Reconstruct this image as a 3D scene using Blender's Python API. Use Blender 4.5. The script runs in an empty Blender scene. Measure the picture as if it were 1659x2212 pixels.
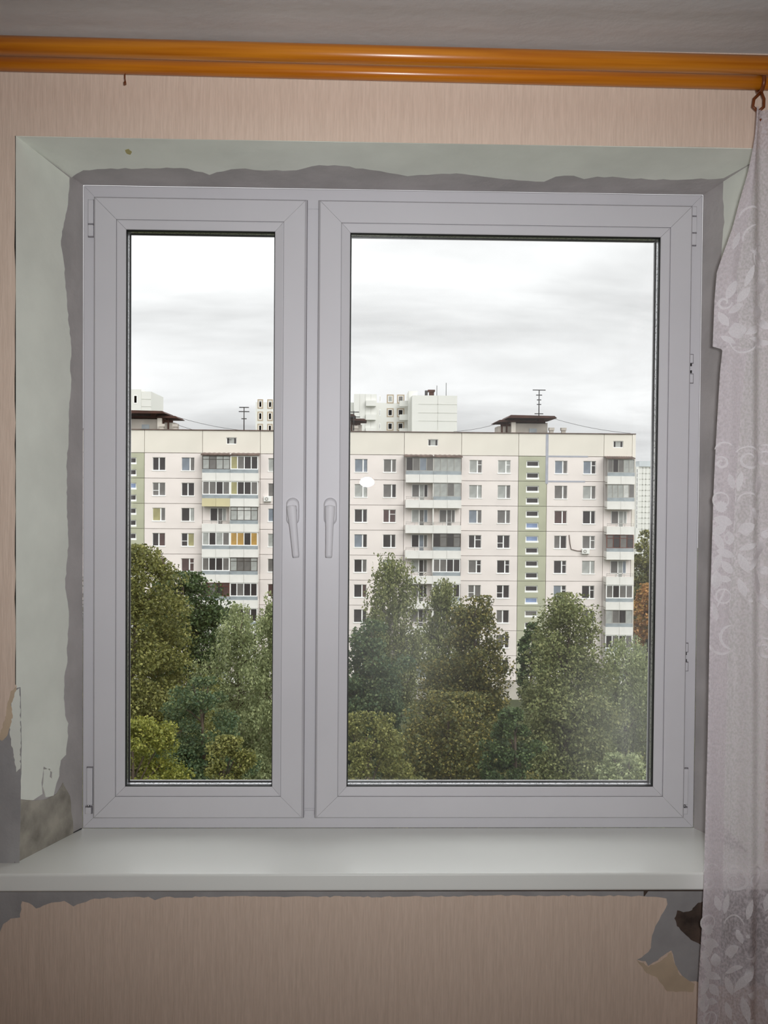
import bpy, bmesh, math, random
import numpy as np
from mathutils import Vector, Matrix

# ------------------------------------------------------------------ camera
F = 2242.357                                     # focal length in pixels of the 1659 x 2212 frame
CAM = np.array([-0.083882, -2.358066, 0.053059]) # metres; window centre is the origin, +y is outdoors
YAW, PITCH, ROLL = 0.026862, -0.023137, 0.0079756
FW = np.array([math.sin(YAW)*math.cos(PITCH), math.cos(YAW)*math.cos(PITCH), math.sin(PITCH)])
_r = np.array([math.cos(YAW), -math.sin(YAW), 0.0]); _u = np.cross(_r, FW)
RT = math.cos(ROLL)*_r + math.sin(ROLL)*_u
UP = -math.sin(ROLL)*_r + math.cos(ROLL)*_u
scn = bpy.context.scene
COL = scn.collection
cd = bpy.data.cameras.new('camera'); co = bpy.data.objects.new('camera', cd); COL.objects.link(co)
co.matrix_world = Matrix(((RT[0], UP[0], -FW[0], CAM[0]), (RT[1], UP[1], -FW[1], CAM[1]),
                          (RT[2], UP[2], -FW[2], CAM[2]), (0, 0, 0, 1)))
cd.sensor_fit = 'VERTICAL'; cd.sensor_height = 36.0; cd.sensor_width = 27.0
cd.lens = F*36.0/2212.0
cd.clip_start = 0.05; cd.clip_end = 2000
scn.camera = co

# ------------------------------------------------------------------ sky, flash, exposure
SKY, FLASH, SUN, EXPOSURE = 2.7, 8.5, 2.2, 0.0
wd = bpy.data.worlds.new('overcast_sky'); scn.world = wd; wd.use_nodes = True
nt = wd.node_tree; nt.nodes.clear()
def wn(t, **k):
    n = nt.nodes.new(t)
    for a, b in k.items(): setattr(n, a, b)
    return n
def wmath(op, a, b=None, c=None):
    n = wn('ShaderNodeMath', operation=op)
    for i, v in enumerate((a, b, c)):
        if v is None: continue
        if isinstance(v, (int, float)): n.inputs[i].default_value = v
        else: nt.links.new(v, n.inputs[i])
    return n.outputs[0]
tc = wn('ShaderNodeTexCoord'); sp = wn('ShaderNodeSeparateXYZ'); nt.links.new(tc.outputs['Generated'], sp.inputs[0])
zz = wmath('MAXIMUM', sp.outputs[2], 0.0)
dn = wmath('ADD', zz, 0.22)
cv = wn('ShaderNodeCombineXYZ')
nt.links.new(wmath('DIVIDE', sp.outputs[0], dn), cv.inputs[0]); nt.links.new(wmath('DIVIDE', sp.outputs[1], dn), cv.inputs[1])
cv.inputs[2].default_value = 3.7
mp = wn('ShaderNodeMapping'); mp.inputs['Scale'].default_value = (1.0, 1.5, 1.0); mp.inputs['Location'].default_value = (0.3, 0.85, 0)
nt.links.new(cv.outputs[0], mp.inputs[0])
nz = wn('ShaderNodeTexNoise'); nz.inputs['Scale'].default_value = 1.15; nz.inputs['Detail'].default_value = 5; nz.inputs['Roughness'].default_value = 0.52
nz.inputs['Distortion'].default_value = 0.35
nt.links.new(mp.outputs[0], nz.inputs['Vector'])
rp = wn('ShaderNodeMapRange'); rp.inputs[1].default_value = 0.33; rp.inputs[2].default_value = 0.66
rp.inputs[3].default_value = 0.72; rp.inputs[4].default_value = 1.16; nt.links.new(nz.outputs[0], rp.inputs[0])
grad = wmath('MULTIPLY_ADD', zz, 2.0/3.0, 1.0/3.0)                  # overcast sky: zenith three times the horizon
lum = wmath('MULTIPLY', grad, rp.outputs[0])
bg = wn('ShaderNodeBackground'); bg.inputs[0].default_value = (0.985, 0.99, 1.0, 1)
nt.links.new(wmath('MULTIPLY', lum, SKY), bg.inputs[1])
wo = wn('ShaderNodeOutputWorld'); nt.links.new(bg.outputs[0], wo.inputs[0])

fl = bpy.data.lights.new('camera_flash', 'AREA'); fl.shape = 'ELLIPSE'; fl.size = 0.062; fl.size_y = 0.042
fl.energy = FLASH; fl.color = (0.975, 0.985, 1.0); fl.spread = math.radians(90)
fo = bpy.data.objects.new('camera_flash', fl); COL.objects.link(fo)
fp = Vector(CAM) + Vector(RT)*0.049 + Vector(UP)*0.026
fo.matrix_world = co.matrix_world @ Matrix.Rotation(math.radians(5), 4, 'X'); fo.location = fp
su = bpy.data.lights.new('facade_fill_sun', 'SUN'); su.energy = SUN; su.angle = math.radians(50); su.color = (1.0, 0.985, 0.96)   # soft sun added to brighten the facade, from our side of the yard
so = bpy.data.objects.new('facade_fill_sun', su); COL.objects.link(so)
so.rotation_euler = Vector((-0.45, 0.78, -0.62)).to_track_quat('-Z', 'Y').to_euler()

vs = scn.view_settings
vs.view_transform = 'Standard'; vs.look = 'None'; vs.exposure = EXPOSURE; vs.gamma = 1.0; vs.use_curve_mapping = False
scn.cycles.transparent_max_bounces = 32
scn.cycles.max_bounces = 10; scn.cycles.diffuse_bounces = 6; scn.cycles.glossy_bounces = 4; scn.cycles.transmission_bounces = 4
scn.cycles.sample_clamp_indirect = 6.0
scn.cycles.caustics_reflective = False; scn.cycles.caustics_refractive = False
scn.cycles.use_denoising = True

# ------------------------------------------------------------------ pixels to places
def ray(u, v): return FW + RT*((u-829.5)/F) + UP*((1106-v)/F)
def hit(u, v, n, p):
    d = ray(u, v); n = np.array(n, float); t = (n @ (np.array(p, float)-CAM))/(n @ d); return CAM + t*d
def onY(u, v, Y): return hit(u, v, (0, 1, 0), (0, Y, 0))

# ------------------------------------------------------------------ mesh helpers
class MB:
    def __init__(s): s.v = []; s.f = []; s.m = []; s.sm = []
    def quadgrid(s, P, mat=0, smooth=False):
        n = len(s.v); a = len(P); b = len(P[0])
        for row in P: s.v += [tuple(q) for q in row]
        for i in range(a-1):
            for j in range(b-1):
                s.f.append((n+i*b+j, n+i*b+j+1, n+(i+1)*b+j+1, n+(i+1)*b+j)); s.m.append(mat); s.sm.append(smooth)
        return s
    def box(s, x0, x1, y0, y1, z0, z1, mat=0):
        n = len(s.v)
        s.v += [(x, y, z) for z in (z0, z1) for y in (y0, y1) for x in (x0, x1)]
        for q in ((0, 2, 3, 1), (4, 5, 7, 6), (0, 1, 5, 4), (2, 6, 7, 3), (0, 4, 6, 2), (1, 3, 7, 5)):
            s.f.append(tuple(n+i for i in q)); s.m.append(mat); s.sm.append(False)
        return s
    def prism(s, pts, dv, mat=0):
        """closed outline pts (3-D) pushed along dv"""
        n = len(s.v); k = len(pts); dv = Vector(dv)
        s.v += [tuple(Vector(p)) for p in pts] + [tuple(Vector(p)+dv) for p in pts]
        s.f.append(tuple(range(n, n+k))); s.f.append(tuple(range(n+2*k-1, n+k-1, -1)))
        for i in range(k):
            j = (i+1) % k; s.f.append((n+i, n+k+i, n+k+j, n+j))
        s.m += [mat]*(k+2); s.sm += [False]*(k+2)
        return s
    def tube(s, pts, rad, seg=8, mat=0, cap=True, smooth=True):
        pts = [Vector(p) for p in pts]; R = rad if hasattr(rad, '__len__') else [rad]*len(pts)
        n = len(s.v); prev = None
        for i, p in enumerate(pts):
            t = (pts[min(i+1, len(pts)-1)]-pts[max(i-1, 0)]).normalized()
            a = (prev - t*prev.dot(t)) if prev is not None else (Vector((0, 0, 1)) if abs(t.z) < .9 else Vector((1, 0, 0))).cross(t)
            a.normalize(); prev = a; b = t.cross(a)
            for j in range(seg):
                w = 2*math.pi*j/seg; s.v.append(tuple(p + (a*math.cos(w)+b*math.sin(w))*R[i]))
        for i in range(len(pts)-1):
            for j in range(seg):
                k = (j+1) % seg
                s.f.append((n+i*seg+j, n+i*seg+k, n+(i+1)*seg+k, n+(i+1)*seg+j)); s.m.append(mat); s.sm.append(smooth)
        if cap:
            s.f.append(tuple(n+j for j in range(seg-1, -1, -1))); s.f.append(tuple(n+(len(pts)-1)*seg+j for j in range(seg)))
            s.m += [mat]*2; s.sm += [False]*2
        return s
    def frame(s, x0, x1, z0, z1, prof, gap=0.0, mat=0):
        """four mitred members; prof = closed outline of (inset, y)"""
        for side in range(4):
            A = []; B = []
            for i, y in prof:
                if side == 0: A.append((x0+i+gap, y, z0+i)); B.append((x1-i-gap, y, z0+i))
                if side == 1: A.append((x1-i, y, z0+i+gap)); B.append((x1-i, y, z1-i-gap))
                if side == 2: A.append((x1-i-gap, y, z1-i)); B.append((x0+i+gap, y, z1-i))
                if side == 3: A.append((x0+i, y, z1-i-gap)); B.append((x0+i, y, z0+i+gap))
            n = len(s.v); k = len(A); s.v += A+B
            for i in range(k):
                j = (i+1) % k; s.f.append((n+i, n+j, n+k+j, n+k+i)); s.m.append(mat); s.sm.append(False)
            s.f.append(tuple(n+i for i in range(k-1, -1, -1))); s.f.append(tuple(n+k+i for i in range(k))); s.m += [mat]*2; s.sm += [False]*2
        return s
    def mesh(s, name, mats, bevel=0, seg=2, fix=True):
        me = bpy.data.meshes.new(name); me.from_pydata(s.v, [], s.f)
        for m in (mats if isinstance(mats, (list, tuple)) else [mats]): me.materials.append(M[m])
        me.polygons.foreach_set('material_index', s.m); me.polygons.foreach_set('use_smooth', s.sm)
        if bevel or fix:
            bm = bmesh.new(); bm.from_mesh(me)
            if fix: bmesh.ops.recalc_face_normals(bm, faces=bm.faces)
            if bevel:
                bmesh.ops.bevel(bm, geom=list(bm.edges), offset=bevel, segments=seg, profile=0.5, affect='EDGES', clamp_overlap=True)
            bm.to_mesh(me); bm.free()
        me.update(); return me
    def build(s, name, mats, parent=None, bevel=0, seg=2, fix=True): return link(name, s.mesh(name, mats, bevel, seg, fix), parent)
def link(name, me, parent=None, loc=None, rz=0):
    o = bpy.data.objects.new(name, me); COL.objects.link(o)
    if parent is not None: o.parent = parent
    if loc is not None: o.location = loc
    if rz: o.rotation_euler = (0, 0, rz)
    return o
def empty(name, loc=(0, 0, 0), parent=None):
    o = bpy.data.objects.new(name, None); COL.objects.link(o); o.location = loc; o.empty_display_size = 0.1
    if parent is not None: o.parent = parent
    return o
def tag(o, label=None, cat=None, group=None, kind=None):
    if label: o['label'] = label
    if cat: o['category'] = cat
    if group: o['group'] = group
    if kind: o['kind'] = kind
    return o

# ------------------------------------------------------------------ materials
M = {}
def mat(name):
    m = bpy.data.materials.new(name); m.use_nodes = True; M[name] = m
    t = m.node_tree; b = t.nodes['Principled BSDF']; return m, t, b
def lin(c): return tuple(((x/255)/12.92 if x/255 <= .04045 else ((x/255+.055)/1.055)**2.4) for x in c) + (1,)
def plain(name, rgb, rough=0.6, metal=0.0, spec=0.5, var=0.0, scale=8.0, bump=0.0, bscale=60.0, stretch=None, rgb2=None):
    """srgb base colour, mottled by noise (var) towards rgb2, with fine bump"""
    m, t, b = mat(name); b.inputs['Roughness'].default_value = rough; b.inputs['Metallic'].default_value = metal
    b.inputs['Specular IOR Level'].default_value = spec; b.inputs['Base Color'].default_value = lin(rgb)
    tc = t.nodes.new('ShaderNodeTexCoord'); mp = t.nodes.new('ShaderNodeMapping'); t.links.new(tc.outputs['Object'], mp.inputs[0])
    if stretch: mp.inputs['Scale'].default_value = stretch
    if var or rgb2:
        n = t.nodes.new('ShaderNodeTexNoise'); n.inputs['Scale'].default_value = scale; n.inputs['Detail'].default_value = 5
        t.links.new(mp.outputs[0], n.inputs['Vector'])
        r = t.nodes.new('ShaderNodeValToRGB'); r.color_ramp.elements[0].position = .35; r.color_ramp.elements[1].position = .68
        c2 = rgb2 or tuple(max(0, c*(1-var)) for c in rgb)
        r.color_ramp.elements[0].color = lin(rgb); r.color_ramp.elements[1].color = lin(c2)
        t.links.new(n.outputs[0], r.inputs[0]); t.links.new(r.outputs[0], b.inputs['Base Color'])
    if bump:
        n2 = t.nodes.new('ShaderNodeTexNoise'); n2.inputs['Scale'].default_value = bscale; n2.inputs['Detail'].default_value = 4
        t.links.new(mp.outputs[0], n2.inputs['Vector'])
        bp = t.nodes.new('ShaderNodeBump'); bp.inputs['Strength'].default_value = bump; bp.inputs['Distance'].default_value = 0.004
        t.links.new(n2.outputs[0], bp.inputs['Height']); t.links.new(bp.outputs[0], b.inputs['Normal'])
    return m
plain('pvc', (210, 208, 212), 0.42, var=.01, spec=.22)
plain('pvc_sill', (245, 247, 242), 0.25, var=.015, scale=3)
plain('seam', (126, 122, 126), 0.7)
plain('gasket', (16, 16, 18), 0.45)
plain('hinge_metal', (170, 170, 172), 0.25, metal=1.0)
plain('ceiling', (214, 216, 216), 0.9, var=.04, scale=4, bump=.35, bscale=40)
plain('putty', (240, 243, 233), 0.75, var=.05, scale=7, bump=.25, bscale=30)
plain('cement_fresh', (186, 181, 180), 0.85, var=.10, scale=9, bump=.4, bscale=50)
plain('cement_old', (178, 172, 160), 0.9, var=.28, scale=16, bump=.8, bscale=60)
plain('cement_patch', (168, 166, 166), 0.9, var=.10, scale=12, bump=.4, bscale=60)
plain('wall_core', (98, 82, 72), 0.95, var=.4, scale=25, bump=1.0, bscale=40)
plain('old_paper', (216, 194, 166), 0.85, var=.12, scale=10, bump=.2)
plain('floor_wood', (150, 110, 75), 0.5, var=.2, scale=4, stretch=(1, 12, 1))
plain('stain', (196, 186, 130), 0.9, var=.1)
# wallpaper with fine vertical threads
m, t, b = mat('wallpaper'); b.inputs['Roughness'].default_value = 0.8; b.inputs['Specular IOR Level'].default_value = .25
tc = t.nodes.new('ShaderNodeTexCoord'); mp = t.nodes.new('ShaderNodeMapping'); mp.inputs['Scale'].default_value = (520, 1, 30)
t.links.new(tc.outputs['Object'], mp.inputs[0])
n = t.nodes.new('ShaderNodeTexNoise'); n.inputs['Scale'].default_value = 1.0; n.inputs['Detail'].default_value = 3; t.links.new(mp.outputs[0], n.inputs['Vector'])
mp2 = t.nodes.new('ShaderNodeMapping'); mp2.inputs['Scale'].default_value = (230, 1, 9); t.links.new(tc.outputs['Object'], mp2.inputs[0])
n2 = t.nodes.new('ShaderNodeTexNoise'); n2.inputs['Scale'].default_value = 1.0; t.links.new(mp2.outputs[0], n2.inputs['Vector'])
ad = t.nodes.new('ShaderNodeMath'); ad.operation = 'ADD'; t.links.new(n.outputs[0], ad.inputs[0]); t.links.new(n2.outputs[0], ad.inputs[1])
rr = t.nodes.new('ShaderNodeValToRGB'); rr.color_ramp.elements[0].position = .36; rr.color_ramp.elements[1].position = .64
rr.color_ramp.elements[0].color = lin((220, 198, 180)); rr.color_ramp.elements[1].color = lin((234, 212, 194))
hv = t.nodes.new('ShaderNodeMath'); hv.operation = 'MULTIPLY'; hv.inputs[1].default_value = .5; t.links.new(ad.outputs[0], hv.inputs[0])
t.links.new(hv.outputs[0], rr.inputs[0]); t.links.new(rr.outputs[0], b.inputs['Base Color'])
bp = t.nodes.new('ShaderNodeBump'); bp.inputs['Strength'].default_value = .35; bp.inputs['Distance'].default_value = .002
t.links.new(ad.outputs[0], bp.inputs['Height']); t.links.new(bp.outputs[0], b.inputs['Normal'])
# lacquered wood rail
m, t, b = mat('rail_wood'); b.inputs['Roughness'].default_value = 0.3; b.inputs['Coat Weight'].default_value = .2; b.inputs['Coat Roughness'].default_value = .2
tc = t.nodes.new('ShaderNodeTexCoord'); mp = t.nodes.new('ShaderNodeMapping'); mp.inputs['Scale'].default_value = (1.2, 40, 40); t.links.new(tc.outputs['Object'], mp.inputs[0])
n = t.nodes.new('ShaderNodeTexNoise'); n.inputs['Scale'].default_value = 2.5; n.inputs['Detail'].default_value = 6; t.links.new(mp.outputs[0], n.inputs['Vector'])
rr = t.nodes.new('ShaderNodeValToRGB'); rr.color_ramp.elements[0].position = .3; rr.color_ramp.elements[1].position = .7
rr.color_ramp.elements[0].color = lin((186, 102, 14)); rr.color_ramp.elements[1].color = lin((222, 140, 34))
t.links.new(n.outputs[0], rr.inputs[0]); t.links.new(rr.outputs[0], b.inputs['Base Color'])
plain('ring_plastic', (120, 62, 28), 0.35)
# aluminium spacer with perforation
m, t, b = mat('spacer'); b.inputs['Metallic'].default_value = .9; b.inputs['Roughness'].default_value = .3
tc = t.nodes.new('ShaderNodeTexCoord'); vo = t.nodes.new('ShaderNodeTexVoronoi'); vo.inputs['Scale'].default_value = 190; t.links.new(tc.outputs['Object'], vo.inputs['Vector'])
rr = t.nodes.new('ShaderNodeValToRGB'); rr.color_ramp.elements[0].position = .25; rr.color_ramp.elements[1].position = .5
rr.color_ramp.elements[0].color = (.08, .08, .085, 1); rr.color_ramp.elements[1].color = (.62, .62, .64, 1)
t.links.new(vo.outputs['Distance'], rr.inputs[0]); t.links.new(rr.outputs[0], b.inputs['Base Color'])
def schlick(t):
    """reflectance of a thin sheet, the same from both of its faces"""
    g = t.nodes.new('ShaderNodeNewGeometry'); d = t.nodes.new('ShaderNodeVectorMath'); d.operation = 'DOT_PRODUCT'
    t.links.new(g.outputs['Incoming'], d.inputs[0]); t.links.new(g.outputs['Normal'], d.inputs[1]); x = d.outputs['Value']
    for op, v in (('ABSOLUTE', None), ('SUBTRACT', 1.0), ('ABSOLUTE', None), ('POWER', 5.0), ('MULTIPLY', .96), ('ADD', .04)):
        q = t.nodes.new('ShaderNodeMath'); q.operation = op; t.links.new(x, q.inputs[0])
        if v is not None: q.inputs[1].default_value = v
        x = q.outputs[0]
    return q
# window glass: clear, Fresnel reflection, a little dust and two soft pale spots
m, t, b = mat('glass'); t.nodes.remove(b); out = t.nodes['Material Output']
tr = t.nodes.new('ShaderNodeBsdfTransparent'); tr.inputs[0].default_value = (.994, .997, .995, 1)
gl = t.nodes.new('ShaderNodeBsdfGlossy'); gl.inputs['Roughness'].default_value = 0.0
fr = schlick(t)
mx = t.nodes.new('ShaderNodeMixShader'); t.links.new(fr.outputs[0], mx.inputs[0]); t.links.new(tr.outputs[0], mx.inputs[1]); t.links.new(gl.outputs[0], mx.inputs[2])
t.links.new(mx.outputs[0], out.inputs[0])
m, t, b = mat('glass_hazy'); t.nodes.remove(b); out = t.nodes['Material Output']
tr = t.nodes.new('ShaderNodeBsdfTransparent'); tr.inputs[0].default_value = (.994, .997, .995, 1)
gl = t.nodes.new('ShaderNodeBsdfGlossy'); gl.inputs['Roughness'].default_value = 0.0
fr = schlick(t)
mx = t.nodes.new('ShaderNodeMixShader'); t.links.new(fr.outputs[0], mx.inputs[0]); t.links.new(tr.outputs[0], mx.inputs[1]); t.links.new(gl.outputs[0], mx.inputs[2])
df = t.nodes.new('ShaderNodeBsdfDiffuse'); df.inputs[0].default_value = (.8, .82, .82, 1)
tc = t.nodes.new('ShaderNodeTexCoord'); mp = t.nodes.new('ShaderNodeMapping'); mp.inputs['Scale'].default_value = (2.6, 1, 1.7); mp.inputs['Location'].default_value = (0.55, 0, 0.15)
t.links.new(tc.outputs['Object'], mp.inputs[0])
n = t.nodes.new('ShaderNodeTexNoise'); n.inputs['Scale'].default_value = 1.3; n.inputs['Detail'].default_value = 3; t.links.new(mp.outputs[0], n.inputs['Vector'])
def smear(c, r, k):  # soft elliptical spot, palest at its centre
    vm = t.nodes.new('ShaderNodeVectorMath'); vm.operation = 'SUBTRACT'; vm.inputs[1].default_value = c; t.links.new(tc.outputs['Object'], vm.inputs[0])
    vs_ = t.nodes.new('ShaderNodeVectorMath'); vs_.operation = 'MULTIPLY'; vs_.inputs[1].default_value = (1/r[0], 0, 1/r[1]); t.links.new(vm.outputs[0], vs_.inputs[0])
    ln = t.nodes.new('ShaderNodeVectorMath'); ln.operation = 'LENGTH'; t.links.new(vs_.outputs[0], ln.inputs[0])
    q = t.nodes.new('ShaderNodeMapRange'); q.interpolation_type = 'SMOOTHSTEP'; q.inputs[1].default_value = 1.0; q.inputs[2].default_value = 0.0; q.inputs[3].default_value = 0; q.inputs[4].default_value = k
    t.links.new(ln.outputs['Value'], q.inputs[0]); return q.outputs[0]
def madd(a_, b_, op='ADD'):
    q = t.nodes.new('ShaderNodeMath'); q.operation = op
    for i_, v_ in enumerate((a_, b_)):
        if isinstance(v_, float): q.inputs[i_].default_value = v_
        else: t.links.new(v_, q.inputs[i_])
    return q.outputs[0]
blobs = madd(smear((.53, 0, -.52), (.20, .34), .22), smear((.02, 0, -.30), (.22, .22), .09))  # two pale haze spots on the wide pane
mr = t.nodes.new('ShaderNodeMath'); mr.operation = 'MULTIPLY_ADD'; t.links.new(madd(blobs, .03), mr.inputs[0]); t.links.new(n.outputs[0], mr.inputs[1]); mr.inputs[2].default_value = .006
mx2 = t.nodes.new('ShaderNodeMixShader'); t.links.new(mr.outputs[0], mx2.inputs[0]); t.links.new(mx.outputs[0], mx2.inputs[1]); t.links.new(df.outputs[0], mx2.inputs[2])
t.links.new(mx2.outputs[0], out.inputs[0])
# lace net
def net(name, base, lo, hi, scale):
    m, t, b = mat(name); t.nodes.remove(b); out = t.nodes['Material Output']
    d = t.nodes.new('ShaderNodeBsdfDiffuse'); d.inputs[0].default_value = lin(base)
    tl = t.nodes.new('ShaderNodeBsdfTranslucent'); tl.inputs[0].default_value = lin(base)
    a = t.nodes.new('ShaderNodeMixShader'); a.inputs[0].default_value = .3; t.links.new(d.outputs[0], a.inputs[1]); t.links.new(tl.outputs[0], a.inputs[2])
    tr = t.nodes.new('ShaderNodeBsdfTransparent'); x = t.nodes.new('ShaderNodeMixShader')
    tc = t.nodes.new('ShaderNodeTexCoord'); n = t.nodes.new('ShaderNodeTexNoise'); n.inputs['Scale'].default_value = scale; n.inputs['Detail'].default_value = 3
    mp = t.nodes.new('ShaderNodeMapping'); mp.inputs['Scale'].default_value = (1.5, .2, 1); t.links.new(tc.outputs['Object'], mp.inputs[0]); t.links.new(mp.outputs[0], n.inputs['Vector'])
    r = t.nodes.new('ShaderNodeMapRange'); r.inputs[1].default_value = .38; r.inputs[2].default_value = .62; r.inputs[3].default_value = lo; r.inputs[4].default_value = hi
    t.links.new(n.outputs[0], r.inputs[0]); t.links.new(r.outputs[0], x.inputs[0]); t.links.new(tr.outputs[0], x.inputs[1]); t.links.new(a.outputs[0], x.inputs[2])
    t.links.new(x.outputs[0], out.inputs[0])
net('lace_net', (238, 231, 235), .56, .89, 170)
net('lace_thread', (250, 247, 249), .86, .98, 300)
# outdoors
plain('panel', (230, 221, 216), 0.85, var=.05, scale=.35, bump=.2, bscale=6)
plain('panel_cream', (222, 216, 205), 0.85, var=.035, scale=.3, bump=.15, bscale=6)
plain('panel_green', (178, 179, 156), 0.85, var=.07, scale=.5, bump=.15, bscale=6)
plain('joint', (186, 170, 160), 0.95, scale=1.6, rgb2=(120, 105, 96))
plain('repair_joint', (168, 170, 180), 0.9, var=.08, scale=2)
plain('parapet', (226, 224, 219), 0.8, var=.05, scale=.8)
plain('parapet_tan', (206, 196, 158), 0.75, var=.06, scale=1)
plain('tin', (158, 166, 170), 0.5, metal=.2, var=.12, scale=2)
plain('coping', (110, 92, 84), 0.8, var=.3, scale=1)
plain('frame_white', (240, 240, 238), 0.5)
plain('frame_dark', (72, 66, 60), 0.6)
plain('frame_brown', (104, 52, 36), 0.6)
plain('frame_grey', (158, 156, 150), 0.6)
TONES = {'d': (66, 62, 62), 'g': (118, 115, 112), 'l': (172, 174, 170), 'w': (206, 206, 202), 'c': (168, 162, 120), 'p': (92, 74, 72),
         'b': (134, 142, 152), 's': (140, 158, 192), 'a': (186, 150, 88)}  # s is blue sky reflection painted into the pane colour
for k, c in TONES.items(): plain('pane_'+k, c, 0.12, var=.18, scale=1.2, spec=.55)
plain('rust', (74, 44, 34), 0.8, var=.3, scale=1)
plain('concrete', (190, 184, 174), 0.9, var=.12, scale=.6)
plain('far_white', (220, 220, 215), 0.85, var=.02, scale=.1)
plain('far_line', (196, 196, 190), 0.9)
plain('far_brown', (174, 160, 140), 0.85)
plain('far_tile', (196, 202, 206), 0.7, var=.05, scale=.2)
plain('ac_white', (228, 228, 224), 0.5)
plain('black_metal', (40, 38, 38), 0.5)
plain('bark', (86, 74, 62), 0.95, var=.3, scale=3, bump=.5, bscale=8)
plain('birch_bark', (196, 190, 180), 0.9, scale=2.5, rgb2=(70, 64, 58), stretch=(1, 1, 4))
plain('lawn', (74, 82, 44), 0.95, var=.35, scale=.25, bump=.6, bscale=3)
plain('shed_wood', (86, 46, 30), 0.8, var=.3, scale=2)
def leafmat(name, c1, c2, c3):
    c1, c2, c3 = (tuple(x*1.12 for x in c) for c in (c1, c2, c3))
    m, t, b = mat(name); out = t.nodes['Material Output']; b.inputs['Roughness'].default_value = .55; b.inputs['Specular IOR Level'].default_value = .3
    g = t.nodes.new('ShaderNodeNewGeometry'); r = t.nodes.new('ShaderNodeValToRGB'); e = r.color_ramp.elements
    e[0].position = 0; e[0].color = lin(c1); e[1].position = 1; e[1].color = lin(c3); q = e.new(.55); q.color = lin(c2)
    t.links.new(g.outputs['Random Per Island'], r.inputs[0]); t.links.new(r.outputs[0], b.inputs['Base Color'])
    tl = t.nodes.new('ShaderNodeBsdfTranslucent'); t.links.new(r.outputs[0], tl.inputs[0])
    x = t.nodes.new('ShaderNodeMixShader'); x.inputs[0].default_value = .3
    t.links.new(b.outputs[0], x.inputs[1]); t.links.new(tl.outputs[0], x.inputs[2]); t.links.new(x.outputs[0], out.inputs[0])
leafmat('leaf_olive', (72, 76, 38), (98, 100, 54), (132, 130, 76))
leafmat('leaf_dark', (46, 60, 36), (60, 76, 44), (84, 98, 58))
leafmat('leaf_pale', (96, 106, 72), (124, 132, 94), (152, 158, 116))
leafmat('leaf_blue', (50, 68, 48), (68, 84, 56), (96, 106, 70))
leafmat('leaf_yellow', (82, 88, 34), (106, 110, 46), (132, 130, 62))
leafmat('leaf_birch', (76, 84, 50), (102, 108, 68), (134, 136, 92))
leafmat('leaf_bronze', (58, 64, 36), (82, 84, 46), (124, 114, 60))
leafmat('leaf_orange', (120, 104, 52), (156, 118, 66), (176, 132, 84))

# ------------------------------------------------------------------ the room
WY = -0.215          # room face of the window wall
OX, OT, OB = 0.78, 0.762, -0.765   # opening at the wall face
FX, FZ = 0.70, 0.7255              # window frame half sizes
CEIL, FLOOR = 0.955, -1.60
XL, XR, YB = -1.85, 1.60, -4.1
wall = MB()
wall.box(XL, -OX, WY, 0.12, FLOOR, CEIL); wall.box(OX, XR, WY, 0.12, FLOOR, CEIL)
wall.box(-OX, OX, WY, 0.12, OT, CEIL); wall.box(-OX, OX, WY, 0.12, FLOOR, OB)
W = wall.build('wall_front', 'wall_core'); tag(W, 'window wall in beige wallpaper with bare plaster patches', kind='structure')
def struct(name, mb, m, label):
    o = mb.build(name, m); tag(o, label, kind='structure'); return o
struct('ceiling', MB().box(XL, XR, YB, 0.12, CEIL, CEIL+.1), 'ceiling', 'dull white painted ceiling above the curtain rail')
struct('floor', MB().box(XL, XR, YB, 0.12, FLOOR-.1, FLOOR), 'floor_wood', 'brown wooden floor of the room')
struct('wall_left', MB().box(XL-.1, XL, YB, 0.12, FLOOR, CEIL), 'wallpaper', 'beige papered wall to the left')
struct('wall_right', MB().box(XR, XR+.1, YB, 0.12, FLOOR, CEIL), 'wallpaper', 'beige papered wall to the right')
struct('wall_back', MB().box(XL, XR, YB-.1, YB, FLOOR, CEIL), 'wallpaper', 'beige papered wall behind the camera')

rng = random.Random(4)
def rough_line(pts, step, amp, rg=rng):
    """a torn edge: resample a pixel polyline and jitter it"""
    out = []
    for a, b in zip(pts[:-1], pts[1:]):
        n = max(1, int(math.hypot(b[0]-a[0], b[1]-a[1])/step))
        for i in range(n):
            t = i/n; j = amp if i else amp*.5
            out.append((a[0]+(b[0]-a[0])*t + rg.uniform(-j, j), a[1]+(b[1]-a[1])*t + rg.uniform(-j, j)))
    out.append(pts[-1]); return out
def layer(name, pts3, n, thick, m, parent, label=None):
    """thin sheet standing proud of a plane; outline in 3-D, n = direction into the room"""
    mb = MB(); mb.prism(pts3, Vector(n)*thick)
    me = bpy.data.meshes.new(name); me.from_pydata(mb.v, [], mb.f); me.materials.append(M[m])
    bm = bmesh.new(); bm.from_mesh(me); bmesh.ops.triangulate(bm, faces=[f for f in bm.faces if len(f.verts) > 4]); bmesh.ops.recalc_face_normals(bm, faces=bm.faces); bm.to_mesh(me); bm.free()
    o = link(name, me, parent)
    if label: o['label'] = label
    return o
def onwall(p): return [tuple(onY(u, v, WY)) for u, v in p]
IN = (0, -1, 0)
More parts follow.
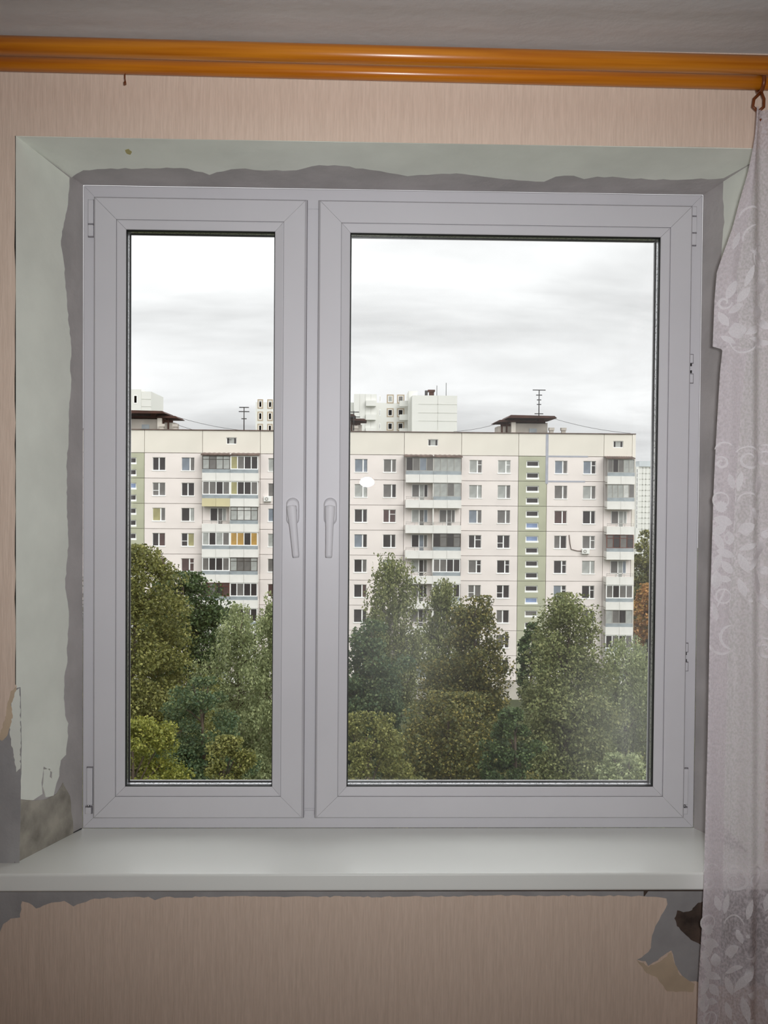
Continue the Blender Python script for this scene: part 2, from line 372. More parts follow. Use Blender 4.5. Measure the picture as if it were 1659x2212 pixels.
# wallpaper sheets round the opening
tl_z = onY(1900, 2128, WY)[2]
px = lambda x, z: (x, WY, z)
top = [px(XL, CEIL), px(XL, OT-.0006)] + [px(-OX-.002, OT-.0006)] + [px(-OX+.2*i, OT-.0006+rng.uniform(-.0012, .001)) for i in range(1, 8)] + [px(OX+.004, OT-.0006), px(XR, OT-.0006), px(XR, CEIL)]
layer('wallpaper_sheet', top, IN, .0015, 'wallpaper', W)
tear = onwall(rough_line([(45, 1478), (38, 1483), (30, 1490), (24, 1508), (20, 1530), (18, 1548), (10, 1572), (0, 1595), (-18, 1612), (-30, 1660), (-34, 1740), (-28, 1800), (-40, 1880), (-60, 1960), (-58, 2012)], 5, 1.8))
left = [px(XL, OT-.0006), px(XL, tear[-1][2]-.0005)] + tear[::-1][:-1]
edge = [px(-OX-.001+rng.uniform(-.0015, .001), z) for z in np.linspace(tear[0][2], OT-.0006, 26)]
layer('wallpaper_sheet', left + edge, IN, .0015, 'wallpaper', W)
layer('old_wallpaper_patch', onwall(rough_line([(36, 1484), (24, 1492), (18, 1515), (14, 1545), (2, 1580), (-6, 1594), (4, 1600), (14, 1592), (22, 1572), (28, 1545), (24, 1520), (32, 1505), (36, 1484)], 4, 1.2)[:-1]), IN, .0022, 'old_paper', W, 'tan torn edge of older wallpaper')
layer('wallpaper_sheet', [px(OX, OT-.0006), px(OX, OB+.03), px(OX+.04, OB+.03), px(OX+.04, tl_z), px(XR, tl_z), px(XR, OT-.0006)], IN, .0015, 'wallpaper', W)
# grey cement under the torn paper beside the opening
lc = onwall(rough_line([(44, 1484), (47, 1600), (45, 1700), (42, 1860)], 14, .8)) + onwall([(42, 1925), (46, 2030), (-140, 2030)]) + onwall([(-140, 1560), (0, 1560)]) + onwall([(20, 1490)])
layer('cement_patch', lc, IN, .0013, 'cement_patch', W, 'grey bare cement where the wallpaper has been torn off')
layer('putty_smear', onwall(rough_line([(43, 1486), (32, 1492), (24, 1515), (26, 1530), (18, 1545), (22, 1570), (24, 1600), (32, 1640), (36, 1668), (44, 1660), (45, 1570), (43, 1486)], 5, 1.5)[:-1]), IN, .0021, 'putty', W, 'smear of pale putty along the opening edge')
# below the sill
tl = [(-58, 2012), (0, 2012), (8, 1996), (24, 1984), (44, 1982), (48, 1946), (62, 1949), (78, 1962), (112, 1950), (140, 1946), (158, 1957), (178, 1950), (205, 1940), (320, 1937), (335, 1945), (350, 1938), (560, 1936),
      (850, 1937), (1100, 1934), (1390, 1935), (1440, 1940), (1441, 1952), (1428, 1976), (1416, 2000), (1408, 2020), (1406, 2048), (1400, 2056), (1376, 2072), (1394, 2076), (1400, 2086), (1420, 2074), (1450, 2052), (1455, 2072), (1466, 2098), (1482, 2116), (1510, 2122), (1560, 2128), (1900, 2128)]
tle = onwall(rough_line(tl, 9, 1.6))
layer('wallpaper_sheet', tle + [px(XR, tle[-1][2]), px(XR, FLOOR), px(XL, FLOOR), px(XL, tle[0][2])], IN, .0015, 'wallpaper', W)
layer('old_wallpaper_patch', onwall(rough_line([(1372, 2070), (1400, 2088), (1424, 2076), (1450, 2056), (1456, 2080), (1468, 2106), (1500, 2124), (1496, 2142), (1440, 2140), (1420, 2112), (1396, 2100), (1372, 2070)], 6, 1.5)[:-1]), IN, .0019, 'old_paper', W, 'yellowed strip of older wallpaper below the torn edge')
hole = rough_line([(1600, 1925), (1508, 1950), (1500, 1958), (1494, 1966), (1476, 1970), (1462, 1966), (1457, 1984), (1462, 2000), (1478, 2016), (1492, 2030), (1512, 2040), (1600, 2060)], 5, 1.2)
cp = [(1400, 1925)] + hole + [(1680, 2060), (1680, 2150), (1360, 2150), (1360, 1980)]
layer('cement_patch', onwall(cp), IN, .001, 'cement_patch', W, 'grey cement patch with a broken dark hole under the sill')
layer('cement_patch', onwall([(-140, 1925), (1390, 1925), (1390, 1965), (-140, 2032)]), IN, .001, 'cement_patch', W, 'strip of bare cement under the sill')
# reveals of the opening, splayed from frame to wall face
revs = {'l': [(-FX, 0, FZ), (-FX, 0, -FZ-.03), (-OX, WY, OB), (-OX, WY, OT)], 'r': [(FX, 0, FZ), (FX, 0, -FZ-.03), (OX, WY, OB), (OX, WY, OT)],
        't': [(-FX, 0, FZ), (FX, 0, FZ), (OX, WY, OT), (-OX, WY, OT)]}
def wedge(name, q, away, m, parent):
    mb = MB(); mb.prism(q, away); return mb.build(name, m, parent)
rl = wedge('window_reveal', revs['l'], (-.06, .0, 0), 'cement_fresh', W); rl['label'] = 'grey plastered reveal left of the window'
rr_ = wedge('window_reveal', revs['r'], (.06, .0, 0), 'cement_fresh', W); rr_['label'] = 'grey plastered reveal right of the window'
rt = wedge('window_reveal', revs['t'], (0, 0, .04), 'cement_fresh', W); rt['label'] = 'grey plastered reveal above the window'
def plane_of(q):
    a, b_, c = (np.array(x, float) for x in q[:3]); n = np.cross(b_-a, c-a); n /= np.linalg.norm(n)
    if n @ (CAM-a) < 0: n = -n
    return n, a
def onrev(k, pts):
    n, p = plane_of(revs[k]); return [tuple(hit(u, v, n, p)) for u, v in pts], tuple(n)
def edgepts(a, b_, n, amp=.0012):
    return [tuple(Vector(a).lerp(Vector(b_), i/n) + Vector((0, 0, rng.uniform(-amp, amp)))) for i in range(n+1)]
lb = rough_line([(149, 384), (146, 420), (143, 455), (132, 500), (130, 530), (137, 570), (142, 640), (147, 700), (153, 752), (150, 790), (152, 830), (148, 880), (147, 950), (142, 1000), (143, 1090), (146, 1180), (139, 1260), (147, 1330), (143, 1400),
                 (144, 1430), (137, 1462), (136, 1508), (139, 1545), (146, 1562), (144, 1600), (141, 1630), (130, 1642), (127, 1660), (126, 1676), (120, 1692), (114, 1718), (98, 1722), (92, 1700), (94, 1662), (107, 1660), (106, 1678), (112, 1682), (112, 1668), (92, 1655), (88, 1690), (90, 1715), (70, 1728), (44, 1726)], 9, 1.2)
p3, nl = onrev('l', lb)
e3 = edgepts((-OX, WY, p3[-1][2]), (-OX, WY, OT), 24)
layer('putty_layer', p3 + e3, nl, .002, 'putty', rl, 'uneven white putty on the reveal')
p3, nl = onrev('l', rough_line([(44, 1727), (70, 1730), (100, 1726), (122, 1715), (135, 1690), (150, 1720), (158, 1800), (120, 1826)], 8, 1.5))
layer('rough_plaster', p3 + [(-OX, WY, OB+.01)], nl, .0012, 'cement_old', rl, 'rough pitted grey plaster low on the reveal')
tb = rough_line([(152, 384), (180, 366), (240, 362), (300, 363), (360, 361), (405, 362), (452, 376), (500, 363), (530, 362), (570, 367), (640, 366), (690, 355), (740, 357), (800, 366), (840, 372), (880, 379), (940, 374), (1000, 374), (1060, 382), (1120, 388),
                 (1175, 391), (1200, 380), (1240, 378), (1262, 385), (1290, 380), (1340, 381), (1400, 386), (1480, 386), (1563, 383)], 14, 1.6)
p3, nl = onrev('t', tb)
layer('putty_layer', p3 + [(OX, WY, OT), (-OX, WY, OT)], nl, .002, 'putty', rt, 'greyish white putty with a wavy edge over the window')
p3, nl = onrev('r', rough_line([(1564, 384), (1563, 430), (1566, 480), (1560, 540), (1562, 620), (1570, 760), (1575, 900), (1560, 1100), (1560, 1300), (1556, 1500), (1550, 1700), (1546, 1760)], 14, 1.5))
layer('putty_layer', p3 + [(OX, WY, OB+.02), (OX, WY, OT)], nl, .002, 'putty', rr_, 'white putty on the reveal beside the curtain')
p3, nl = onrev('t', rough_line([(270, 322), (278, 320), (285, 326), (282, 332), (274, 330), (270, 322)], 3, .8)[:-1])
layer('stain', p3, nl, .0026, 'stain', rt, 'small yellow stain')
# dark gap between sill and reveal
MB().tube([(-FX-.001, -.004, -FZ+.001), (-FX-.03, -.08, -FZ+.001), (-OX+.012, -.18, -FZ+.001), (-OX-.003, WY-.001, -FZ+.001)], [.0012, .0010, .0013, .0018], 6).build('gap', 'gasket', rl)

# ------------------------------------------------------------------ the window
WIN = empty('window_1', (0, 0, -FZ)); tag(WIN, 'white two-sash plastic window with a narrow and a wide sash', kind='structure')
def wpart(name, mb, m, parent=None, bevel=0, seg=2):
    o = mb.build(name, m, parent or WIN, bevel, seg)
    if parent is None or parent == WIN: o.location = (0, 0, FZ)
    return o
fr = MB(); fr.frame(-FX, FX, -FZ, FZ, [(0, .075), (0, .002), (.002, 0), (.044, 0), (.046, .002), (.046, .075)], gap=.0002)
wpart('outer_frame', fr, 'pvc')
mu = MB(); mu.box(-.225, -.146, .0, .075, -FZ+.046, FZ-.046); wpart('mullion', mu, 'pvc', bevel=.001)
mc = MB(); mc.box(-.197, -.1745, -.0025, .001, -.6945, -.684); wpart('mullion_cap', mc, 'pvc', bevel=.0008)
for (x0, x1, hazy) in ((-.673, -.1992, False), (-.1722, .6725, True)):
    z0, z1 = -.6983, .6970
    s = MB().frame(x0, x1, z0, z1, [(0, .03), (0, -.012), (.004, -.018), (.0505, -.018), (.0505, .03)], gap=.0003)
    S = wpart('sash', s, 'pvc'); S['label'] = 'wide sash' if hazy else 'narrow sash'
    g = MB().frame(x0, x1, z0, z1, [(-.0013, .001), (-.0013, -.006), (.002, -.006), (.002, .001)]); wpart('sash_shadow_ring', g, 'seam', S)  # thin grey ring painted in as the shadow line around the sash
    bd = MB().frame(x0, x1, z0, z1, [(.0513, .02), (.0513, -.0165), (.0535, -.0175), (.0700, -.0105), (.0710, -.0085), (.0710, .0)], gap=.0003); wpart('glazing_bead', bd, 'pvc', S)
    sm = MB().frame(x0, x1, z0, z1, [(.0504, .02), (.0504, -.0145), (.0514, -.0145), (.0514, .02)]); wpart('bead_joint', sm, 'seam', S)
    gk = MB().frame(x0, x1, z0, z1, [(.0695, .0), (.0710, -.0080), (.0728, -.0060), (.0732, .0)]); wpart('gasket', gk, 'gasket', S)
    gk = MB().frame(x0, x1, z0, z1, [(.060, .0262), (.0735, .0262), (.0738, .029), (.0725, .033), (.060, .033)]); wpart('gasket', gk, 'gasket', S)
    ob = MB().frame(x0, x1, z0, z1, [(.03, .033), (.0735, .033), (.070, .050), (.066, .062), (.03, .062)]); wpart('outer_rim', ob, 'pvc', S)
    for ya in (.0045,): wpart('spacer_bar', MB().frame(x0, x1, z0, z1, [(.0640, ya), (.0722, ya+.0005), (.0722, ya+.0160), (.0640, ya+.0165)]), 'spacer', S)
    for ya in (.0045, .0198): wpart('spacer_seal', MB().frame(x0, x1, z0, z1, [(.0640, ya-.0004), (.0726, ya-.0004), (.0726, ya+.0012), (.0640, ya+.0012)]), 'gasket', S)
    i = .060
    for k, ya in enumerate((0.0, .0215)):
        wpart('glass_pane', MB().box(x0+i, x1-i, ya, ya+.004, z0+i, z1-i), 'glass_hazy' if (hazy and k == 0) else 'glass', S)
def at(u, v, Y): p = onY(u, v, Y); return p[0], p[2]
def cover(name, u0, u1, v0, v1, d=.010, bev=.0022):
    """rounded hinge cover on the frame, from its pixel box on the frame face"""
    x0, z1 = at(u0, v0, -.004); x1, z0 = at(u1, v1, -.004)
    o = wpart(name, MB().box(x0, x1, -d, .001, z0, z1), 'pvc', bevel=bev)
    sh = MB().box(x0-.0014, x1+.0014, -.003, .0005, z0-.0014, z1+.0014); wpart('hinge_edge', sh, 'seam', o)
    return o
cover('hinge_cover', 191, 203, 432, 484); cover('hinge_cover', 191, 203, 486, 511)
cover('hinge_cover', 188, 201, 1658, 1738); cover('hinge_cover', 185, 198, 1743, 1757)
cover('hinge_cover', 1493, 1504, 447, 467); cover('hinge_cover', 1492, 1504, 469, 503); cover('hinge_cover', 1491, 1503, 505, 530)
cover('hinge_cover', 1473, 1485, 1660, 1737); cover('hinge_cover', 1473, 1484, 1744, 1758)
for u, v in ((191.5, 1740.5), (1478.5, 1741)):
    x, z = at(u, v, -.004); wpart('hinge_pin', MB().tube([(x, -.005, z-.004), (x, -.005, z+.004)], .0028, 10), 'hinge_metal')
for a in ((1490, 1497, 766, 784), (1489, 1497, 808, 827), (1479, 1486, 1390, 1408), (1478, 1486, 1431, 1449)): cover('hinge_cover', *a, d=.006, bev=.0015)
for u, v in ((1493, 788), (1493, 803), (1482, 1412), (1482, 1427)):
    x, z = at(u, v, -.004); wpart('hinge_pin', MB().tube([(x, -.003, z-.003), (x, -.003, z+.003)], .0022, 8), 'black_metal')
# handles: oval plate, neck and tapering lever
def rounded(x, zc, w, h, n=10):
    r = w/2; o = []
    for i in range(n+1): a = math.pi*i/n; o.append((x+r*math.cos(a), zc+h/2-r+r*math.sin(a)))
    for i in range(n+1): a = math.pi+math.pi*i/n; o.append((x+r*math.cos(a), zc-h/2+r+r*math.sin(a)))
    return o
for u, tilt in ((632.5, math.radians(5.5)), (713.5, math.radians(-1.0))):
    x, zc = at(u, 1105, -.02)
    P = rounded(x, zc, .029, .062)
    mb = MB(); n = len(P); mid = (x, zc)
    rings = [([(a, -.018, c) for a, c in P])] + [[(mid[0]+(a-mid[0])*k, y, mid[1]+(c-mid[1])*k) for a, c in P] for y, k in ((-.024, 1.0), (-.028, .93), (-.0295, .8))]
    for r_ in rings: mb.v += r_
    for j in range(3):
        for i in range(n): mb.f.append((j*n+i, j*n+(i+1) % n, (j+1)*n+(i+1) % n, (j+1)*n+i)); mb.m.append(0); mb.sm.append(True)
    mb.f.append(tuple(3*n+i for i in range(n))); mb.m.append(0); mb.sm.append(False)
    H = wpart('handle', mb, 'pvc'); H['label'] = 'white lever handle of the narrow sash' if u < 700 else 'white lever handle of the wide sash'
    nk = MB().tube([(x, -.028, zc+.002), (x, -.046, zc+.002)], [.0105, .0095], 20); wpart('handle_neck', nk, 'pvc', H)
    lv = MB(); R = []
    L = [(.0125, 0.004, .0), (.011, .0105, 0), (.006, .0112, 0), (-.012, .0105, 0), (-.035, .0088, -.001), (-.070, .0080, -.002), (-.098, .0076, -.003), (-.1035, .0068, -.003)]
    for dz, hw, dy in L:
        row = []
        for a in np.linspace(0, 2*math.pi, 16, endpoint=False):
            ca, sa = math.cos(a), math.sin(a); k = .62
            lx = hw*math.copysign(abs(ca)**k, ca); ly = -.050 + dy + .0062*math.copysign(abs(sa)**k, sa)
            row.append((x + lx*math.cos(tilt) - dz*math.sin(tilt), ly, zc+.002 + dz*math.cos(tilt) + lx*math.sin(tilt)))
        R.append(row+[row[0]])
    lv.quadgrid(R, 0, True)
    lv.f.append(tuple(range(15, -1, -1))); lv.f.append(tuple(7*17+i for i in range(16))); lv.m += [0, 0]; lv.sm += [False, False]
    wpart('handle_lever', lv, 'pvc', H)
# sill
sill = MB(); sill.box(-.90, .815, -.280, .004, -FZ-.036, -FZ)
SL = sill.build('window_sill', 'pvc_sill', bevel=.0045, seg=3); tag(SL, 'long glossy white windowsill board under the window', 'windowsill')

# ------------------------------------------------------------------ curtain rail and curtain
RAIL = empty('curtain_rail', (0, WY-.1, CEIL)); tag(RAIL, 'double golden-brown wooden curtain rail under the ceiling', 'curtain rail')
def rpart(name, mb, m, parent=None):
    o = mb.build(name, m, parent or RAIL)
    if parent is None: o.location = (0, -(WY-.1), -CEIL)
    return o
YF, YK = WY-.150, WY-.070
def railz(u, v, Y): return onY(u, v, Y)[2]
def rail(Y, a, b_, rad, name):
    za, zb = railz(0, a, Y), railz(1659, b_, Y); xa, xb = onY(0, a, Y)[0], onY(1659, b_, Y)[0]
    k = (zb-za)/(xb-xa); z = lambda x: za+k*(x-xa)
    return rpart(name, MB().tube([(-1.45, Y, z(-1.45)), (1.5, Y, z(1.5))], rad, 28), 'rail_wood'), z
fr_, zf = rail(YF, 98, 141, .0178, 'front_rail'); bk_, zk = rail(YK, 137.5, 179, .0142, 'back_rail')
for x in (-1.15, 1.2):
    rpart('bracket', MB().box(x-.012, x+.012, YF-.01, YK+.01, zk(x)+.012, CEIL).box(x-.02, x+.02, YF-.02, WY, CEIL-.006, CEIL), 'rail_wood')
x, z = at(270, 158, YK); z = zk(x)-.0142
rpart('rail_hook', MB().tube([(x, YK, z+.003), (x, YK, z-.008), (x+.001, YK, z-.014)], .0011, 6).tube([(x, YK, z-.015), (x+.0005, YK, z-.021)], .0024, 8), 'ring_plastic')

CY = WY-.088
LEDGE = [(1629, 236), (1622, 300), (1606, 385), (1578, 490), (1560, 545), (1546, 590), (1541, 650), (1537, 753), (1546, 745), (1557, 758), (1553, 800), (1545, 950), (1540, 1050), (1530, 1300), (1522, 1600), (1515, 1790), (1512, 1890), (1507, 2000), (1500, 2110), (1497, 2212), (1490, 2420)]
LE = [(onY(u, v, CY)[0], onY(u, v, CY)[2]) for u, v in LEDGE]
XRC = 1.12
def cfold(x, z):
    a = .010*math.sin(x*62+.8*math.sin(z*2.1)) + .007*math.sin(x*131+1.3+z*1.2) + .004*math.sin(x*23+z*3)
    w = min(1, max(.12, (x-.60)/.10)); d = max(0, min(1, (.1-z)/.8))
    return CY - .012*d - .010 + a*w
def ledge(z):
    zs = [p[1] for p in LE]
    for (x0, z0), (x1, z1) in zip(LE[:-1], LE[1:]):
        if z1 <= z <= z0 and z0 > z1: return x0+(x1-x0)*(z0-z)/(z0-z1)
    return LE[0][0] if z > zs[0] else LE[-1][0]
CUR = empty('curtain', (0.9, CY, FLOOR+.02)); tag(CUR, 'sheer white lace curtain with scroll embroidery hanging beside the window', 'curtain')
def cpart(name, mb, m, fix=False):
    o = mb.build(name, m, CUR, fix=fix); o.location = (-.9, -CY, -(FLOOR+.02)); return o
z_step = onY(1550, 752, CY)[2]
zt, zb = LE[0][1], FLOOR+.03
rows = sorted(set(list(np.linspace(zt, zb, 170)) + [z_step+.002, z_step-.003]), reverse=True)
G = []
for z in rows:
    x0 = ledge(z) if z > z_step or z < z_step-.0035 else ledge(z)
    G.append([(x0+(XRC-x0)*s, cfold(x0+(XRC-x0)*s, z), z) for s in np.linspace(0, 1, 110)])
cpart('fabric', MB().quadgrid(G, 0, True), 'lace_net')
# the leading edge is turned back on itself as a double strip
G = []
for z in [r for r in rows if r < z_step]:
    x0 = ledge(z)-.0005; wd_ = .040 + .004*math.sin(z*4)
    G.append([(x0+wd_*s, cfold(x0+wd_*s, z)-.004-.004*math.sin(s*math.pi), z) for s in np.linspace(0, 1, 7)])
cpart('turned_edge', MB().quadgrid(G, 0, True), 'lace_net')
G = []
for z in [r for r in rows if r > z_step-.002]:
    x0 = ledge(z)-.0005; wd_ = .05*min(1, max(.15, (zt-z)/.45))
    G.append([(x0+wd_*s, cfold(x0+wd_*s, z)-.004-.004*math.sin(s*math.pi), z) for s in np.linspace(0, 1, 7)])
cpart('upper_flap', MB().quadgrid(G, 0, True), 'lace_net')
# embroidery worked as raised thread ribbons and filled petals on the net
EM = MB()
def cpt(u, v, lift=.0085):
    p = onY(u, v, CY-.012); return (p[0], cfold(p[0], p[2])-lift, p[2])
def ribbon(pts, w):
    A = []; B = []; k = len(pts)
    for i, (u, v) in enumerate(pts):
        a = pts[max(i-1, 0)]; b_ = pts[min(i+1, k-1)]; dx, dy = b_[0]-a[0], b_[1]-a[1]; q = math.hypot(dx, dy) or 1
        ww = w*(.45+.55*math.sin(math.pi*(i+.5)/k))
        A.append(cpt(u-dy/q*ww, v+dx/q*ww)); B.append(cpt(u+dy/q*ww, v-dx/q*ww))
    EM.quadgrid([A, B], 0, True)
def spiral(u, v, r, turns=1.4, a0=0, sg=1, w=2.6):
    ribbon([(u+r*(1-.72*i/28)*math.cos(a0+sg*2*math.pi*turns*i/28), v+r*(1-.72*i/28)*math.sin(a0+sg*2*math.pi*turns*i/28)) for i in range(29)], w)
def ring(u, v, r, w=2.2, a0=0, a1=2*math.pi): ribbon([(u+r*math.cos(a0+(a1-a0)*i/24), v+r*math.sin(a0+(a1-a0)*i/24)) for i in range(25)], w)
def petal(u, v, L, wd_, ang):
    c, s_ = math.cos(ang), math.sin(ang); A = []; B = []
    for i in range(9):
        t_ = i/8; hw = wd_*math.sin(math.pi*t_)**.8+.3; du = (t_-.5)*L
        A.append(cpt(u+du*c-hw*s_, v+du*s_+hw*c)); B.append(cpt(u+du*c+hw*s_, v+du*s_-hw*c))
    EM.quadgrid([A, B], 0, True)
def disc(u, v, r): petal(u, v, 2*r, r, rng.uniform(0, 3))
def motif(du, dv, hem=True):
    spiral(1612+du, 992+dv, 29, 1.35, -2.6, 1); spiral(1655+du, 985+dv, 26, 1.3, -2.4, 1)
    for a in ((1594, 1040, 44, 6, 1.75), (1640, 1047, 46, 6, 1.8), (1606, 1140, 34, 11, -.5), (1627, 1205, 62, 7, -1.0), (1610, 1180, 40, 6, -.4), (1640, 1185, 40, 9, -1.2), (1600, 1215, 44, 8, 1.2), (1632, 1262, 52, 8, 1.35), (1598, 1268, 40, 7, 1.3), (1650, 1232, 30, 9, .3), (1645, 1290, 26, 8, .5), (1622, 1110, 30, 6, 1.2)): petal(a[0]+du, a[1]+dv, *a[2:])
    ring(1610+du, 1085+dv, 20, 1.8, 3.3, 6.2); ring(1612+du, 1355+dv, 62, 2.4, -1.2, .9); spiral(1652+du, 1402+dv, 26, 1.3, -2.6, 1); ring(1640+du, 1130+dv, 22, 1.8, -.6, 1.9)
    for u, v, r in ((1620, 1100, 4), (1636, 1105, 4), (1604, 1150, 7), (1652, 1155, 8), (1612, 1295, 4), (1655, 1300, 6)): disc(u+du, v+dv, r)
    if hem:
        spiral(1557+du, 1000+dv, 14, 1.2, -2.2, 1); ring(1563+du, 976+dv, 20, 1.8, 3.4, 5.6); petal(1577+du, 1040+dv, 34, 7, 1.3); ring(1555+du, 1080+dv, 16, 2)
        for i in range(7): petal(1556+du, 1095+dv, 26, 4, -1.57+(i-3)*.42)
        for a in ((1560, 1125, 40, 11, .3), (1572, 1162, 30, 11, 1.5), (1552, 1170, 46, 8, 1.2), (1565, 1195, 40, 8, .35), (1548, 1215, 44, 8, -1.2), (1568, 1225, 34, 9, .9), (1546, 1252, 40, 12, 1.6), (1563, 1250, 26, 7, .2), (1543, 1322, 40, 6, 1.4), (1552, 1145, 36, 9, -.6)): petal(a[0]+du, a[1]+dv, *a[2:])
        ring(1560+du, 1287+dv, 15, 2); ribbon([(1548+du+i*1.6, 1310+dv-i*4) for i in range(10)], 2); ring(1580+du, 1375+dv, 26, 3, 1.8, 4.6); ring(1556+du, 1385+dv, 26, 2.6, .9, 2.8)
motif(0, 0); motif(-32, 905); motif(92, 10, False); motif(60, 905, False); motif(95, -620, False)
for u, v, r in ((1633, 676, 15), (1588, 716, 18)): disc(u, v, r)
for a in ((1576, 628, 44, 9, -1.1), (1600, 640, 40, 8, -.9), (1586, 523, 40, 6, -1.2), (1642, 620, 46, 10, -1.0), (1560, 690, 38, 8, 1.0), (1585, 668, 36, 7, -.6), (1622, 715, 40, 8, -.5), (1650, 700, 40, 8, .6), (1612, 600, 50, 6, -1.2), (1635, 555, 46, 6, .4), (1570, 735, 34, 6, .5), (1640, 738, 60, 7, .15)): petal(*a)
ring(1618, 478, 26, 2.2, 3.3, 5.4); ring(1600, 735, 28, 2, .2, 2.9); spiral(1562, 655, 15, 1.1, 0, 1); ring(1630, 520, 30, 2, 3, 4.6); ring(1655, 560, 34, 2, 2.6, 4.4)
emb = cpart('embroidery', EM, 'lace_thread'); tag(emb, 'raised white scroll and leaf embroidery', kind='stuff')
# clips that carry the curtain on the back rail
for u in (1643, 1700, 1790):
    x = onY(u, 180, YK)[0]; z = zk(x)
    mb = MB(); mb.tube([(x, YK+.0185*math.cos(a), z+.0185*math.sin(a)) for a in np.linspace(0, 2*math.pi, 25)], .0042, 8, cap=False)
    for s_ in (-1, 1):
        mb.tube([(x, YK-.004, z-.020), (x+s_*.010-.004, YK-.004, z-.034), (x+s_*.011-.006, YK-.006, z-.050), (x-.006, YK-.006, z-.060)], .0030, 8)
    mb.tube([(x-.004, YK-.006, z-.058), (x-.001, YK-.008, z-.074), (x-.006, YK-.012, z-.080)], .0030, 8)
    o = mb.build('curtain_ring', 'ring_plastic', CUR); o.location = (-.9, -CY, -(FLOOR+.02))

# ------------------------------------------------------------------ outdoors: ground
GZ = -23.6
gd = MB().box(-350, 350, 4, 420, GZ-1, GZ); struct('ground', gd, 'lawn', 'grassy ground of the courtyard far below the window')

# ------------------------------------------------------------------ outdoors: the panel block opposite
D = 113.4
MOD, FLH, NF = 3.2, 2.8, 9
X312 = onY(312, 1000, D)[0]; ZTOP = onY(820, 982.5, D)[2]; ZROOF = onY(820, 933, D)[2]
XEND = X312 + 17*MOD + .25
BLD = empty('apartment_block', (0, D, GZ)); tag(BLD, 'long nine-storey pinkish white panel apartment block with green stair bays', 'building')
def B(name, mb, m, parent=None, bevel=0): return mb.build(name, m, parent or BLD, bevel)
def P(x, y, z): return (x, y, z-GZ)
XW = X312 - 8*MOD                                      # west end of what is built
# core behind the panels shows in the joints
B('wall_core', MB().box(XW+MOD, XEND, .19, 12.5, 0, ZROOF-GZ-.12), 'joint')
B('plinth', MB().box(XW+MOD, XEND+.05, -.12, 12.6, 0, ZTOP-NF*FLH-GZ-.02), 'concrete')
def panel_mesh(name, w, h, holes, m, g=.024, t=.185):
    """wall panel with real openings; holes = (x0,x1,z0,z1) from its lower left corner"""
    xs = sorted({g, w-g, *[q for hh in holes for q in hh[:2]]}); zs = sorted({g, h-g, *[q for hh in holes for q in hh[2:]]})
    mb = MB()
    for a, b_ in zip(xs[:-1], xs[1:]):
        for c, d in zip(zs[:-1], zs[1:]):
            cx, cz = (a+b_)/2, (c+d)/2
            if any(q[0] < cx < q[1] and q[2] < cz < q[3] for q in holes): continue
            mb.quadgrid([[(a, 0, c), (b_, 0, c)], [(a, 0, d), (b_, 0, d)]])
    for (a, b_, c, d) in list(holes) + [(g, w-g, g, h-g)]:
        mb.quadgrid([[(a, 0, c), (b_, 0, c), (b_, 0, d), (a, 0, d), (a, 0, c)], [(a, t, c), (b_, t, c), (b_, t, d), (a, t, d), (a, t, c)]])
    for (a, b_, c, d) in holes: mb.quadgrid([[(a, t, c), (b_, t, c)], [(a, t, d), (b_, t, d)]])
    return mb.mesh(name, m, fix=False)
WW, WH, WS = 1.42, 1.46, 0.86                          # flat windows: width, height, sill above the floor seam
holes_w = [(MOD*k+MOD/2-WW/2, MOD*k+MOD/2+WW/2, WS, WS+WH) for k in (0, 1)]
SWW, SWH = 1.42, .66
SZ = (.30, 1.62)
holes_s = [(MOD/2-SWW/2, MOD/2+SWW/2, z, z+SWH) for z in SZ]
me_w = panel_mesh('wall_panel', 2*MOD, FLH, holes_w, 'panel'); me_s = panel_mesh('stair_panel', MOD, FLH, holes_s, 'panel_green')
me_b = panel_mesh('wall_panel', MOD, FLH, [], 'panel'); HT = ZROOF-ZTOP-.02
aw = (MOD-.57, MOD+.57, 1.02, 1.78)
me_t = panel_mesh('attic_panel', 2*MOD, HT, [], 'panel_cream'); me_ta = panel_mesh('attic_panel', 2*MOD, HT, [(aw[0], aw[1], aw[2], aw[3])], 'panel_cream'); me_ts = panel_mesh('attic_panel', MOD, HT, [], 'panel_cream')
me_te = panel_mesh('attic_panel', MOD, HT, [(MOD/2-.57, MOD/2+.57, 1.02, 1.78)], 'panel_cream')
# flat windows: shared frames and panes
def bframe(w, h, split, tr, m='frame_white', sill=True, f=.055):
    mb = MB(); mb.frame(-w/2, w/2, 0, h, [(0, .05), (0, 0), (f, 0), (f, .05)])
    x = -w/2+w*split; mb.box(x-.065, x+.065, -.01, .05, f, h-f)
    if tr == 'r': mb.box(x+.06, w/2-f, -.005, .05, h*.62, h*.62+.06)
    if tr == 'l': mb.box(-w/2+f, x-.06, -.005, .05, h*.38, h*.38+.06)
    if sill: mb.box(-w/2-.06, w/2+.06, -.16, .05, -.07, .03)
    return mb.mesh('window', m)
FR = {'A': bframe(WW, WH, .64, ''), 'T': bframe(WW, WH, .64, 'r'), 'M': bframe(WW, WH, .50, ''), 'N': bframe(WW, WH, .50, 'l'), 'O': bframe(WW, WH, .50, 'r'), 'a': bframe(WW, WH, .66, '', 'frame_white', f=.035)}
_pc = {}
def pane(w, h, tone):
    k = (round(w, 3), round(h, 3), tone)
    if k not in _pc: _pc[k] = MB().box(0, w, .02, .028, 0, h).mesh('pane', 'pane_'+tone)
    return _pc[k]
